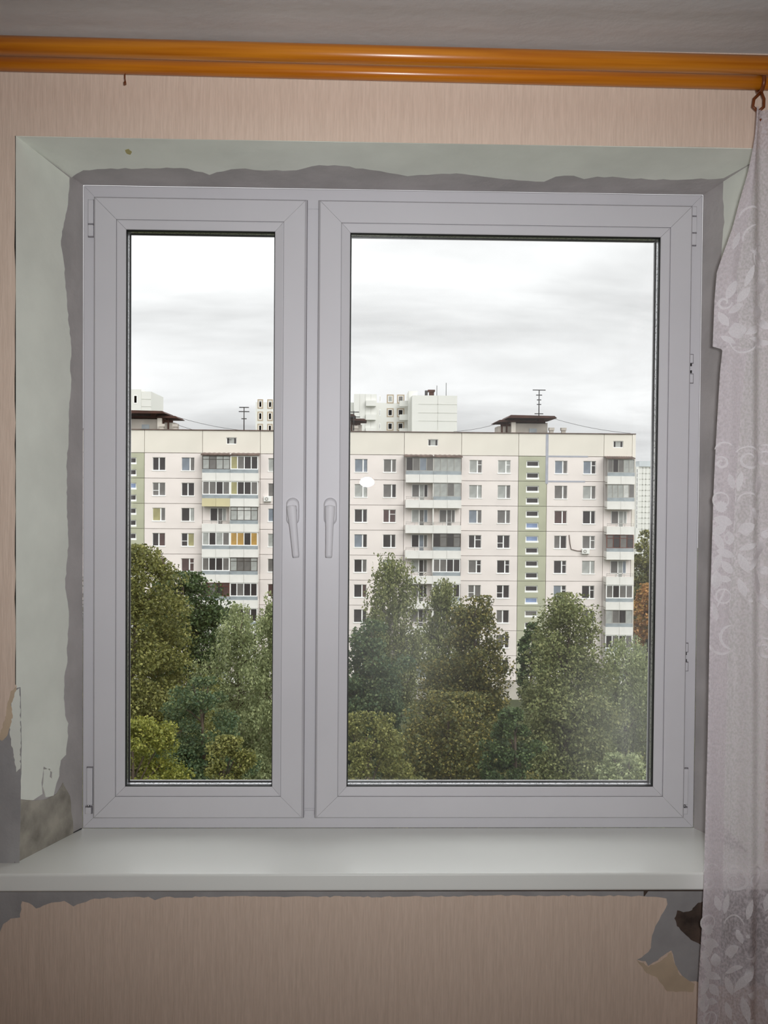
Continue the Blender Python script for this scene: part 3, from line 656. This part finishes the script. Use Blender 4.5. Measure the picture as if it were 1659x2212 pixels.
COLS = {0: 'Mdd Ngg Acg Mdp Acp Tgd Add Mdg Add', 1: 'abg Mdd adl Ndc Tpp Mgd Add Agg Mdd', 4: 'all agg Abg alg agd Apd Mdd Add agg', 5: 'Agd Mdd agg Add Tgd Apd Mdd Agg Add',
        7: 'abb all Add abd Adg Adp add Mdd Add', 8: 'Agg agd Opp Add alg Mdd agd Add Mgd', 11: 'Tlg all abg Odd Tgd Ngg Add agd Mdd', 12: 'Tll alg agg Ndd Tdd Ndd Mgd agd Mdd',
        14: 'Abg agg App Mgd Tdd Tbd agg Add Mdd', 15: 'Tbd alg Add Tgg all Tdd agd Mgd Add'}
def facade_window(parent, xc, z, code):
    o = link('window', FR[code[0]], parent, P(xc, .115, z))
    sp_ = .64 if code[0] in 'ATa' else .5
    a = WW*sp_-.12; b_ = WW*(1-sp_)-.12
    link('pane', pane(a, WH-.11, code[1]), o, (-WW/2+.055, 0, .055)); link('pane', pane(b_, WH-.11, code[2]), o, (-WW/2+WW*sp_+.065, 0, .055))
    return o
rw = random.Random(11)
def rand_code(): return rw.choice('aAATMNO') + rw.choice('ddgglbp') + rw.choice('ddgl')
# bays, in modules east of X312: W = two flats' windows, B = balcony pair, S = stair
BAYS = [(-7, 'W'), (-5, 'B'), (-3, 'W'), (-1, 'S'), (0, 'W'), (2, 'B'), (4, 'W'), (6, 'S'), (7, 'W'), (9, 'B'), (11, 'W'), (13, 'S'), (14, 'W'), (16, 'E')]
SF = MB(); SF.frame(-SWW/2, SWW/2, 0, SWH, [(0, .05), (0, 0), (.10, 0), (.10, .05)]); SF.box(-SWW/2-.03, SWW/2+.03, -.12, .05, -.10, .10); me_sf = SF.mesh('stair_window', 'frame_white')
STONES = {13: 'ddddd s s dd d d s g d d d d d d'.replace(' ', ''), 6: 'dddsddgddddsdddddd', -1: 'ddsdddddgddddddddd'}
for bx, kind in BAYS:
    x0 = X312 + bx*MOD
    for fl_ in range(NF):
        z = ZTOP - (fl_+1)*FLH
        if kind == 'W':
            link('wall_panel', me_w, BLD, P(x0, 0, z))
            for k in (0, 1):
                codes = COLS.get(bx+k, '').split()
                facade_window(BLD, x0+MOD*(k+.5), z+WS, codes[fl_] if fl_ < len(codes) else rand_code())
        elif kind == 'S':
            link('stair_panel', me_s, BLD, P(x0, 0, z))
            for k in (1, 0):
                i_ = fl_*2 + (1-k)
                o = link('stair_window', me_sf, BLD, P(x0+MOD/2, .115, z+SZ[k]))
                link('pane', pane(SWW-.2, SWH-.2, STONES[bx][i_]), o, (-SWW/2+.1, 0, .1))
        else:
            for k in range(2 if kind == 'B' else 1): link('wall_panel', me_b, BLD, P(x0+k*MOD, .02, z))
    zt_ = ZTOP+.01
    if kind == 'W': link('attic_panel', me_t, BLD, P(x0, 0, zt_))
    elif kind == 'S': link('attic_panel', me_ts, BLD, P(x0, 0, zt_))
    else:
        link('attic_panel', me_ta if kind == 'B' else me_te, BLD, P(x0, 0, zt_))
        o = link('attic_window', MB().frame(-.57, .57, 0, .76, [(0, .05), (0, 0), (.07, 0), (.07, .05)]).mesh('attic_window', 'frame_white'), BLD, P(x0+(MOD if kind == 'B' else MOD/2), .1, zt_+1.02))
        link('pane', pane(.22, .62, 'd'), o, (-.5, .01, .07)); link('pane', pane(.56, .62, 'l'), o, (-.28, .005, .07)); link('pane', pane(.22, .62, 'd'), o, (.28, .01, .07))
B('coping', MB().box(XW+MOD, XEND+.12, -.10, 12.6, ZROOF-GZ-.02, ZROOF-GZ+.08), 'coping')
B('end_wall', MB().box(X312+17*MOD, XEND+.1, -.05, 12.5, 0, ZROOF-GZ-.03), 'panel_cream')
# repaired joints right of the last stair bay
xr = X312+14*MOD
RJ = MB().box(xr-.16, xr+.14, -.025, .02, ZTOP-FLH*1.1-GZ, ZROOF-GZ-.05); B('joint_repair', RJ, 'repair_joint')
for k, L in ((0, 4.6), (1, 4.3)): B('joint_repair', MB().box(xr-.1, xr+L, -.02, .02, ZTOP-k*FLH-.09-GZ, ZTOP-k*FLH+.09-GZ), 'repair_joint')
# balconies
PJ = 1.15
def glaz(parent, kind, w, side, z0=1.03, z1=2.52, tones='dgdd', stool=None):
    """a row of framed lights above the parapet, set just behind its face"""
    m = {'v': 'frame_white', 'd': 'frame_dark', 'r': 'frame_brown', 'g': 'frame_grey'}[kind]; f = .09 if kind == 'v' else .06
    mb = MB(); mb.frame(.04, w-.04, z0, z1, [(0, .09), (0, 0), (f, 0), (f, .09)])
    n = len(tones); st = (w-.08)/n
    for i in range(1, n): mb.box(.04+st*i-f/2, .04+st*i+f/2, 0, .08, z0+f, z1-f)
    if kind in 'dr': mb.box(.1, w-.1, .01, .07, z1-.42, z1-.37)
    g = mb.mesh('glazing', m); o = link('glazing', g, parent, (0, -PJ+.04, 0))
    for i, t_ in enumerate(tones): link('pane', pane(st-f, z1-z0-2*f, t_), o, (.04+st*i+f/2, .02, z0+f))
me_slab = MB().box(.02, MOD-.1, -PJ, .02, -.16, 0).mesh('balcony', 'concrete')
me_par = {m: MB().box(.02, (MOD-.1)/2-.012, -PJ-.05, -PJ+.03, -.26, .63).mesh('parapet_panel', m) for m in ('parapet', 'parapet_tan')}
me_side = MB().box(-.02, .05, -PJ, .0, -.26, .63).mesh('parapet_side', 'parapet')
me_tin = MB().box(.03, MOD-.12, -PJ-.02, -PJ+.06, .63, 1.03).mesh('tin_strip', 'tin')
me_div = MB().box(-.06, .06, -PJ+.1, 0, 0, FLH).mesh('divider', 'parapet')
_rail = MB()
for zz_ in (.80, .97): _rail.tube([(.05, -PJ, zz_), (MOD-.13, -PJ, zz_)], .022, 6)
for i in range(4): _rail.tube([(.08+i*.98, -PJ, .6), (.08+i*.98, -PJ, .97)], .02, 6)
me_rail = _rail.mesh('railing', 'frame_grey')
def bal(x, z, code, side):
    """code: kind letter + tones; 'o' open, v white plastic, d dark, r brown, g grey; a leading * gives a tan parapet"""
    tan = code.startswith('*'); code = code.lstrip('*')
    b_ = link('balcony', me_slab, BLD, P(x, 0, z)); pm = me_par['parapet_tan' if tan else 'parapet']
    hw = (MOD-.1)/2
    link('parapet_panel', pm, b_); link('parapet_panel', pm, b_, (hw-.01, 0, 0))
    link('parapet_side', me_side, b_, (.04, 0, 0)); link('parapet_side', me_side, b_, (MOD-.13, 0, 0))
    if code[0] == 'o':
        link('railing', me_rail, b_)
        mb = MB(); mb.frame(.75, 2.55, .9, 2.35, [(0, .05), (0, 0), (.06, 0), (.06, .05)]).box(1.55, 1.66, 0, .05, .2, 2.3).box(2.1, 2.16, 0, .05, .9, 2.3)
        w_ = link('balcony_window', mb.mesh('balcony_window', 'frame_white'), b_, (0, -.05, 0))
        for i, (a, c, zl) in enumerate(((.81, 1.55, .96), (1.66, 2.1, .2), (2.16, 2.49, .96))): link('pane', pane(c-a, 2.29-zl, (code[1:]+'gdg')[i]), w_, (a, .02, zl))
    else:
        link('tin_strip', me_tin, b_); glaz(b_, code[0], MOD-.1, side, tones=code[1:])
BL = {2: ['dlgll vcgdd', '*vggdg vcddg', 'odgl dlwwl', 'vldlg vaada', 'vgddg dlggl', 'rdgdp vdgdd', 'ddgdd vgdgd', 'odg vgdd', 'vgdg ogd'],
      9: ['gdgbg gllll', 'ogld gllgl', 'olgb oggg', 'odbg ddgdg', 'oldg vggdd', 'ogdd vgdgd', 'ogdg vgdg', 'vgdg ogg', 'dgbg ggdg'],
      16: ['ggdgll', 'glllwg', 'ogll', 'rgdgd', 'oglb', 'vgdgg', 'glgdl', 'vdgdg', 'vgdgg'],
      -5: ['vgdg ogg', 'dgdl vgdd', 'ogg vgdg', 'vdgd ogg', 'ogl dgdg', 'vgdd vgdg', 'ogg ogg', 'vgdg vdgd', 'ogg vgdg']}
for bx, rows_ in BL.items():
    x0 = X312+bx*MOD
    for fl_, r_ in enumerate(rows_):
        z = ZTOP-(fl_+1)*FLH
        cs = r_.split()
        bal(x0+.12, z, cs[0], 0)
        if len(cs) > 1:
            bal(x0+MOD, z, cs[1], 1); link('divider', me_div, BLD, P(x0+MOD+.01, -.02, z))
    wv = MB(); w_ = MOD*len(rows_[0].split())
    wv.quadgrid([[(x0-.02+(w_+.04)*i/24, -PJ-.12, ZTOP-GZ-.16+(.05 if i % 2 else 0)) for i in range(25)], [(x0-.02+(w_+.04)*i/24, .02, ZTOP-GZ+.05+(.05 if i % 2 else 0)) for i in range(25)]])
    wv.quadgrid([[(x0-.02+(w_+.04)*i/24, -PJ-.12, ZTOP-GZ-.26) for i in range(25)], [(x0-.02+(w_+.04)*i/24, -PJ-.12, ZTOP-GZ-.16+(.05 if i % 2 else 0)) for i in range(25)]])
    wv.build('balcony_roof', 'coping', BLD, fix=False)
# roof houses with rusty canopies, vents
def roof_house(xc, flip, k=1.0):
    z = ZROOF-GZ; s = -1 if flip else 1
    rh = B('roof_house', MB().box(xc-2.0, xc+2.0, 3, 7, z, z+1.2*k), 'concrete')
    B('side_house', MB().box(xc-s*2.75-.85, xc-s*2.75+.75, 3.4, 6.6, z, z+.85*k), 'concrete', rh)
    B('hatch', MB().box(xc-.1, xc+.75, 2.94, 3.0, z+.05, z+.62*k), 'tin', rh)
    B('canopy', MB().prism([(xc-2.8, 1.4, z+1.58*k), (xc+2.8, 1.4, z+1.58*k), (xc+2.5, 1.4, z+1.80*k), (xc-2.45, 1.4, z+1.86*k)], (0, 6.5, 0)), 'rust', rh)
    xl = xc-s*2.75
    B('canopy', MB().prism([(xl-1.2, 2.6, z+1.22*k), (xl+1.3, 2.6, z+1.22*k), (xl+1.0, 2.6, z+1.42*k), (xl-.8, 2.6, z+1.44*k)], (0, 5, 0)), 'rust', rh)
    for dx in (-1.55, 1.25): B('canopy_post', MB().box(xc+dx-.3, xc+dx+.3, 2.9, 3.6, z+1.2*k, z+1.58*k), 'rust', rh)
    B('beam', MB().box(xc-1.7, xc+1.75, 3.0, 3.3, z+1.12*k, z+1.40*k), 'rust', rh)
    for dx in (-.45, .1): B('canopy_post', MB().box(xl+dx-.08, xl+dx+.08, 3.2, 3.4, z, z+1.22*k), 'rust', rh)
    B('beam', MB().box(xl-.6, xl+.6, 3.3, 3.5, z+.85*k, z+1.1*k), 'rust', rh)
    B('side_wall', MB().box(xc-s*1.95-.25, xc-s*1.95+.25, 2.7, 6.6, z, z+1.25*k), 'panel_cream', rh)
def vent(x, y, h):
    z = ZROOF-GZ; v = B('roof_vent', MB().box(x-.22, x+.22, y-.22, y+.22, z, z+h), 'concrete'); B('cap', MB().box(x-.3, x+.3, y-.3, y+.3, z+h, z+h+.32), 'concrete', v)
xa = onY(1142, 930, D+4)[0]; roof_house(xa, False, 1.15)
xb = onY(312, 930, D+4)[0]; roof_house(xb, True, 1.22)
xc_ = onY(716, 930, D+4)[0]; roof_house(xc_, True, 1.15)
for u in (1191, 1217, 379, 350, 768): vent(onY(u, 930, D+2)[0], 2, .45)
# air conditioners on the facade
for u, v, lab in ((1265, 1191, 'white air conditioner unit on the facade right of the green stair bay'), (578, 1078, 'white air conditioner unit on the facade beside the window mullion'), (385, 1237, 'white air conditioner unit on the facade above the dark round tree')):
    p = onY(u, v, D-.2)
    a = empty('air_conditioner', (p[0], D-.01, p[2]-.28)); tag(a, lab, 'air conditioner', 'air conditioners on the block')
    MB().box(-.42, .42, -.34, -.02, 0, .56).build('body', 'ac_white', a, bevel=.02)
    MB().tube([(-.1, -.34, .28), (-.1, -.355, .28)], .20, 16).build('fan_grille', 'frame_grey', a)
    MB().tube([(-.1, -.365, .28), (-.1, -.375, .28)], .08, 12).build('fan_hub', 'ac_white', a)
    MB().box(-.3, -.25, -.34, 0, -.05, 0).box(.25, .3, -.34, 0, -.05, 0).build('bracket', 'black_metal', a)
    MB().tube([(-.42, -.05, .3), (-.9, -.05, .32), (-1.6, -.05, .5), (-1.75, -.05, 1.2), (-1.85, -.05, 2.1)], .045, 6).build('pipe', 'coping', a) if u != 578 else None
# antenna masts and cables on the roof
def mast(u, vtop, vbase, Y, lab, bars):
    p = onY(u, vbase, Y); h = onY(u, vtop, Y)[2]-p[2]
    a = empty('antenna_mast', (p[0], Y, p[2])); tag(a, lab, 'antenna', 'antennas on the block roof')
    MB().tube([(0, 0, 0), (0, 0, h)], .06, 6).build('mast', 'black_metal', a)
    for t_, L in bars: MB().box(-L, L, -.04, .04, h*t_-.05, h*t_+.05).build('crossbar', 'black_metal', a)
mast(1164, 842, 899.5, D+4.5, 'tall thin antenna mast above the rusty roof canopies', ((.99, .75), (.8, .35), (.62, .25), (.45, .25), (.1, .5)))
mast(527, 879, 930, D+3, 'short double-bar antenna mast on the bare roof edge', ((.98, .55), (.80, .6), (.5, .3)))
mast(764, 888, 930, D+1.5, 'stubby antenna beside the hidden roof house', ((.95, .6), (.7, .7)))
def cable(p, q, sag, Yp, Yq, lab):
    a, b_ = Vector(onY(*p, Yp)), Vector(onY(*q, Yq))
    pts = [a.lerp(b_, i/14)-Vector((0, 0, sag*4*(i/14)*(1-i/14))) for i in range(15)]
    tag(MB().tube(pts, .022, 5).build('roof_cable', 'black_metal'), lab, 'cable', 'cables over the block roof')
cable((1192, 903), (1362, 936), .25, D+4, D+.3, 'thin cable from the canopies down to the roof end')
cable((980, 932), (1085, 912), .2, D+3, D+4, 'thin cable rising to the canopies from the roof middle')
cable((350, 890), (640, 932), .8, D+4, D+3, 'thin cable sagging past the short antenna')
cable((375, 915), (500, 950), .1, D+2, D-.05, 'thin cable slanting down to the small attic window')

# ------------------------------------------------------------------ outdoors: towers further off
def tower(label, x0, x1, Y, depth, ztop, boxes, wins, lines):
    t_ = empty('tower_block', ((x0+x1)/2, Y, GZ)); tag(t_, label, 'building', 'tower blocks behind')
    L = Vector((-(x0+x1)/2, -Y, -GZ))
    def put(name, mb, m, par=None):
        o = mb.build(name, m, par or t_)
        if par is None: o.location = L
        return o
    put('body', MB().box(x0, x1, Y, Y+depth, GZ, ztop), 'far_white')
    for (a, b_, ya, yb, c, d, m) in boxes: put('wall_block', MB().box(a, b_, ya, yb, c, d), m)
    for (a, b_, y, c, d, sur, tone) in wins:
        o = put('window', MB().frame(a, b_, c, d, [(-.26, .1), (-.26, -.03), (0, -.03), (0, .1)] if sur else [(0, .1), (0, -.03), (.15, -.03), (.15, .1)]), 'far_brown' if sur else 'frame_white'); o.location = L+Vector((0, y, 0))
        q = put('pane', MB().frame(a, b_, c, d, [(0, .05), (0, -.02), (.12, -.02), (.12, .05)]).box(a+.12, b_-.12, .0, .04, c+.12, d-.12, 1), ['frame_white', 'pane_'+tone], o)
    for (a, b_, y, c, d) in lines: put('panel_joint', MB().box(a, b_, y-.03, y+.02, c, d), 'far_line')
    return t_, put
YT = 215.0
def X(u, Y=YT): return onY(u, 930, Y)[0]
def Z(v, Y=YT, u=860): return onY(u, v, Y)[2]
# tower with the windowed front and the blank panelled end
wins = []
for r_ in range(8):
    zc = Z(899)-r_*2.85+2.9
    for (ua, ub, sur, t_) in ((834, 851, True, 'l'), (856, 874, True, 'g'), (815, 826, False, 'g')): wins.append((X(ua)+.35, X(ub)-.35, YT, zc, zc+1.35, sur, t_))
xs = (X(700), X(881))
boxes = [(X(764), X(813), YT-1.0, YT+8, GZ, Z(853), 'far_white'), (X(886), X(980), YT-7, YT+12, GZ, Z(860), 'far_white'), (X(880), X(899), YT-4, YT+8, GZ, Z(848), 'far_white'),
         (X(784), X(812), YT+1, YT+4, Z(853), Z(851.5), 'rust')]
lines = [(X(899), X(980), YT-7, Z(v), Z(v)+.12) for v in (879, 897, 914)] + [(X(939), X(939)+.12, YT-7, Z(932), Z(860))] + [(X(u), X(u)+.10, YT-1.0, Z(932), Z(853)) for u in (776, 788, 800)]
tw, put = tower('white tower block with a blank panelled end wall behind the block roof', X(740), X(881), YT, 14, Z(870.5), boxes, wins, lines)
for r_ in range(6):
    zc = Z(906)-r_*2.85+2.8
    for ua, ub in ((790, 811), (862, 880)):
        o = put('balcony', MB().box(X(ua), X(ub), YT-2.0, YT-.9, zc-.2, zc+.95), 'far_white')
put('roof_hood', MB().box(X(924), X(939), YT, YT+2, Z(845), Z(841)).box(X(927), X(937), YT+.2, YT+1.6, Z(862), Z(845)), 'rust')
put('roof_pipe', MB().tube([(X(920), YT, Z(862)), (X(920), YT, Z(843))], .3, 8), 'black_metal')
put('roof_aerial', MB().tube([(X(963), YT, Z(862)), (X(963), YT, Z(826))], .06, 5), 'black_metal')
put('roof_aerial', MB().tube([(X(943), YT, Z(862)), (X(943), YT, Z(832))], .06, 5), 'black_metal')
# slim tower with brown-framed windows seen in the narrow sash
wins = []
for r_ in range(8):
    zc = Z(899, u=575)-r_*2.55+2.3
    for ua, ub in ((555, 569), (576, 590), (597, 611)): wins.append((X(ua)+.35, X(ub)-.35, YT, zc-.5, zc+.95, True, 'g' if ua != 576 else 'l'))
tower('pale tower block with brown window surrounds beside the short antenna', X(552), X(640), YT, 15, Z(869, u=575), [], wins, [(X(586), X(586)+.1, YT, Z(880, u=575), Z(869, u=575))])
YA = 180.0
wins = [(X(u, YA), X(u+9, YA), YA, Z(872, YA, 300)-r_*2.8, Z(872, YA, 300)-r_*2.8+1.5, False, 'g') for r_ in range(8) for u in (288, 270, 252)]
tower('cream tower block corner rising behind the roof house at far left', X(190, YA), X(304, YA), YA, 13, Z(841, YA, 300), [(X(303, YA), X(325, YA), YA+.5, YA+12, GZ, Z(845, YA, 300), 'far_white')], wins,
      [(X(304, YA), X(325, YA), YA+.5, Z(v, YA, 300), Z(v, YA, 300)+.1) for v in (862, 878)])
YD = 300.0
def XD(u): return onY(u, 1050, YD)[0]
def ZD(v): return onY(1390, v, YD)[2]
lines = [(XD(1380), XD(1450), YD, ZD(v), ZD(v)+.25) for v in range(1012, 1150, 12)] + [(XD(u), XD(u)+.2, YD, ZD(1160), ZD(1000)) for u in (1387, 1394, 1402)]
wins = [(XD(1374.5), XD(1378), YD, ZD(v), ZD(v)+1.4, False, 'd') for v in range(1022, 1150, 10)]
tower('pale grey tiled tower block beyond the end of the block', XD(1374), XD(1450), YD, 18, ZD(1008), [(XD(1380), XD(1450), YD-.3, YD+15, ZD(1008), ZD(996), 'far_tile')], wins, lines)

# ------------------------------------------------------------------ small things below
pb = onY(540, 1640, 84.0)
sh = empty('wooden_shed', (pb[0]-.6, 84.0, GZ)); tag(sh, 'dark brown wooden shed half hidden below the willow', 'shed')
for i in range(12): MB().box(-2.4+i*.4, -2.4+i*.4+.37, 0, .06, 0, 2.2).build('wall_plank', 'shed_wood', sh)
MB().box(-2.4, 2.4, .06, 3, 0, 2.15).build('body', 'shed_wood', sh)
MB().prism([(-2.7, -.4, 2.15), (2.7, -.4, 2.15), (2.7, 3.3, 2.75), (-2.7, 3.3, 2.75)], (0, 0, .1)).build('roof', 'rust', sh)
pw = onY(543, 1667, 82.0)
ub = empty('utility_cabinet', (pw[0], 82.0, GZ)); tag(ub, 'small white metal cabinet standing before the brown shed', 'cabinet')
hc = pw[2]-GZ+.35
MB().box(-.52, .52, 0, .5, .12, max(1.0, hc)).build('body', 'ac_white', ub, bevel=.02)
MB().box(-.55, .55, -.04, .55, max(1.0, hc), max(1.0, hc)+.06).build('top', 'ac_white', ub)
MB().box(-.5, .5, .03, .47, 0, .12).build('base', 'concrete', ub)
for x in (-.26, .26): MB().box(x-.24, x+.24, -.015, 0, .18, max(1.0, hc)-.06).build('door', 'ac_white', ub)

# ------------------------------------------------------------------ trees
def leaf_mesh(name, C, S, droop, rs, m, aspect=.62):
    """one diamond-shaped leaf card per centre"""
    n = len(C)
    nrm = rs.normal(size=(n, 3)); nrm[:, 2] = np.abs(nrm[:, 2])*(.5 if droop else .9)+.15; nrm /= np.linalg.norm(nrm, axis=1)[:, None]
    a = rs.normal(size=(n, 3))
    if droop: a[:, 2] -= 1.6
    a -= nrm*(a*nrm).sum(1)[:, None]; a /= np.linalg.norm(a, axis=1)[:, None]+1e-9
    b_ = np.cross(nrm, a); L = S*rs.uniform(.7, 1.3, n); Wd = L*aspect
    V = np.empty((n, 4, 3)); V[:, 0] = C-a*L[:, None]*.5; V[:, 2] = C+a*L[:, None]*.5
    mid = C-a*L[:, None]*.05 + nrm*L[:, None]*.08
    V[:, 1] = mid+b_*Wd[:, None]*.5; V[:, 3] = mid-b_*Wd[:, None]*.5
    me = bpy.data.meshes.new(name); me.vertices.add(4*n); me.loops.add(4*n); me.polygons.add(n)
    me.vertices.foreach_set('co', V.reshape(-1).astype(np.float32)); me.loops.foreach_set('vertex_index', np.arange(4*n, dtype=np.int32))
    me.polygons.foreach_set('loop_start', np.arange(0, 4*n, 4, dtype=np.int32)); me.polygons.foreach_set('loop_total', np.full(n, 4, dtype=np.int32))
    me.materials.append(M[m]); me.update(); me.validate(); return me
def prof(kind, t):
    if kind == 'cone': return (np.minimum(1, (t+.05)*5))*((1-t)*.93+.07)**.62
    if kind == 'tall': return np.sin(np.pi*np.clip(t*.90+.08, 0, 1))**.55
    if kind == 'round': return np.sqrt(np.clip(1-(2*t-1)**2, 0, 1))**.8
    if kind == 'willow': return np.sin(np.pi*np.clip(t*.90+.08, 0, 1))**.5
    if kind == 'weep': return (np.minimum(1, (t+.1)*3))*((1-t)*.92+.06)**.42
    return np.ones_like(t)
def tree(label, u, vt, depth, hw, kind, m, n, seed, low=.22, leaf=.17, clumps=None, bark='bark', lean=0.0):
    rs = np.random.RandomState(seed); Y = depth+CAM[1]
    p = onY(u, vt, Y); H = p[2]-GZ; R = hw*depth/F
    leaf = .0030*depth/1.55; low = max(low, (onY(u, 1800, Y)[2]-1.5-GZ)/H)
    n = int(min(70000, 2.9*2*math.pi*R*(H*(1-low))*.7/(.5*(leaf*1.55)**2*.66)))
    T = empty('tree', (p[0], Y, GZ)); tag(T, label, 'tree', 'trees in the courtyard')
    z0 = H*low; hc = H-z0
    K = clumps or int(90+R*R*hc*1.1); K = min(K, 620)
    t_ = rs.beta(1.05, 1.15 if kind in ('round', 'tall', 'willow') else 1.4, K); t_[:3] = (.9, .95, .985)
    ang = rs.uniform(0, 2*np.pi, K); rf = rs.uniform(.2, 1, K)**.5; bump_ = (1+.20*np.sin(ang*3+seed)+.18*np.sin(t_*15+ang*2+seed))*rs.uniform(.8, 1.22, K)
    rr_ = R*prof(kind, t_)*rf*bump_
    cc = np.stack([rr_*np.cos(ang)+lean*t_, rr_*np.sin(ang), z0+t_*hc], 1)
    cr = np.clip(R*.30*rs.uniform(.6, 1.3, K)*(.5+.6*prof(kind, t_)), .3, 1.35)
    w = cr**2; w /= w.sum(); idx = rs.choice(K, n, p=w)
    off = rs.normal(size=(n, 3)); off /= np.linalg.norm(off, axis=1)[:, None]; off *= (rs.uniform(.15, 1, n)**.5)[:, None]
    droop = kind in ('weep', 'willow') or bark == 'birch_bark'
    if droop:
        # leaves hang in short strands below each clump
        ns = 9; st = rs.normal(size=(K, ns, 2)); si = rs.randint(0, ns, n)
        sxy = st[idx, si]*.48*cr[idx][:, None]; dz = rs.uniform(-2.0, .35, n)*np.clip(cr[idx], .4, 1)
        Cn = cc[idx] + np.concatenate([sxy + off[:, :2]*.16, dz[:, None]], 1)
    else:
        Cn = cc[idx] + off*cr[idx][:, None]*np.array([1, 1, .72])
    Cn[:, 2] = np.minimum(Cn[:, 2], H)
    o = link('foliage', leaf_mesh('foliage', Cn, leaf*1.55, droop, rs, m, .5 if droop else .66), T); o['kind'] = 'stuff'
    tr = MB(); hs = np.linspace(0, H*.93, 9); r0 = .10+.011*H
    ax = lambda h: Vector((lean*max(0, (h-z0)/hc)+.18*math.sin(h*.35+seed), .15*math.cos(h*.3+seed)-.15, h))
    tr.tube([ax(h) for h in hs], [r0*(1-.88*h/H) for h in hs], 8); tr.build('trunk', bark, T)
    bmb = MB()
    for i in rs.choice(K, min(K, 26), replace=False):
        c = Vector(cc[i]); h = max(z0*.75, c.z-rs.uniform(.6, 2.2)); h = min(h, H*.88); s_ = ax(h)
        if (c-s_).length < .5: continue
        bmb.tube([s_, s_.lerp(c, .5)+Vector((0, 0, .15)), c], [r0*.32*(1-.7*h/H), r0*.2*(1-.6*h/H), .018], 5)
    if bmb.v: bmb.build('branch', bark, T)['kind'] = 'stuff'
    return T
tree('tall olive-green aspen filling the left edge of the narrow pane', 292, 1178, 62, 128, 'tall', 'leaf_olive', 30000, 1, .1, .15)
tree('dense dark green maple rising behind the olive aspen', 392, 1236, 84, 88, 'round', 'leaf_dark', 26000, 2, .35, .19)
tree('pale drooping willow left of the centre post', 516, 1306, 74, 84, 'willow', 'leaf_pale', 26000, 3, .12, .17)
tree('pale green willow half hidden by the centre post', 604, 1278, 66, 62, 'willow', 'leaf_pale', 22000, 4, .1, .16)
tree('blue-green leafy tree low in the narrow pane', 440, 1462, 47, 92, 'round', 'leaf_blue', 30000, 5, .1, .13)
tree('yellow-green young tree in the bottom corner of the narrow pane', 300, 1555, 38, 98, 'round', 'leaf_yellow', 24000, 6, .2, .13)
tree('small olive tree under the willow', 492, 1590, 38, 52, 'round', 'leaf_olive', 9000, 7, .3, .12)
tree('weeping birch standing tallest in the wide pane', 850, 1194, 90, 78, 'weep', 'leaf_birch', 22000, 8, .3, .18, bark='birch_bark')
tree('thin weeping birch with a white trunk before the balconies', 962, 1250, 97, 60, 'weep', 'leaf_birch', 12000, 9, .3, .17, bark='birch_bark')
tree('dark green maple at the left of the wide pane', 800, 1338, 66, 82, 'tall', 'leaf_blue', 32000, 10, .15, .17)
tree('pointed bronze-tipped linden in the middle of the wide pane', 1025, 1290, 72, 118, 'cone', 'leaf_bronze', 34000, 11, .08, .16)
tree('yellow-green bushy tree at the lower left of the wide pane', 800, 1536, 42, 84, 'round', 'leaf_olive', 24000, 12, .1, .13)
tree('dark bronze-green tree low in the middle of the wide pane', 975, 1500, 54, 130, 'round', 'leaf_bronze', 36000, 13, .1, .14)
tree('broad pointed birch left of the end balconies', 1228, 1284, 61, 150, 'cone', 'leaf_birch', 42000, 14, .04, .15)
tree('dark leafy tree beside the green stair bay', 1152, 1346, 88, 34, 'tall', 'leaf_dark', 9000, 15, .4, .18)
tree('grey-green willow at the right edge of the wide pane', 1356, 1374, 72, 84, 'willow', 'leaf_pale', 30000, 16, .08, .16)
tree('pale round willow bush at the bottom right corner', 1350, 1628, 42, 70, 'round', 'leaf_pale', 16000, 17, .1, .12)
tree('autumn-orange tree beyond the end of the block', 1402, 1262, 140, 34, 'tall', 'leaf_orange', 9000, 18, .2, .3)
tree('green tree behind the orange one past the block', 1400, 1146, 160, 40, 'tall', 'leaf_olive', 10000, 19, .1, .32)
tree('bushy dark tree hidden mostly behind the centre post', 682, 1360, 86, 66, 'tall', 'leaf_dark', 16000, 20, .15, .18)
tree('leafy tree past the left edge of the narrow pane', 120, 1270, 74, 90, 'tall', 'leaf_blue', 16000, 21, .15, .19)
tree('leafy tree past the right edge of the wide pane', 1530, 1400, 66, 80, 'tall', 'leaf_olive', 16000, 22, .15, .19)
tree('dark shrubby tree between the linden and the broad birch', 1106, 1530, 45, 56, 'round', 'leaf_dark', 16000, 23, .1, .15)
for i, (u, v, d) in enumerate(((1640, 1330, 92), (1760, 1290, 118), (1900, 1250, 130), (2060, 1300, 105), (1740, 1170, 190), (1960, 1165, 200))):
    o = tree('leafy yard tree standing out of view past the wide pane', u, v, d, 90 if d < 150 else 75, 'tall', ('leaf_blue', 'leaf_olive', 'leaf_birch')[i % 3], 9000, 40+i, .12)
    o['group'] = 'trees out of view past the wide pane'
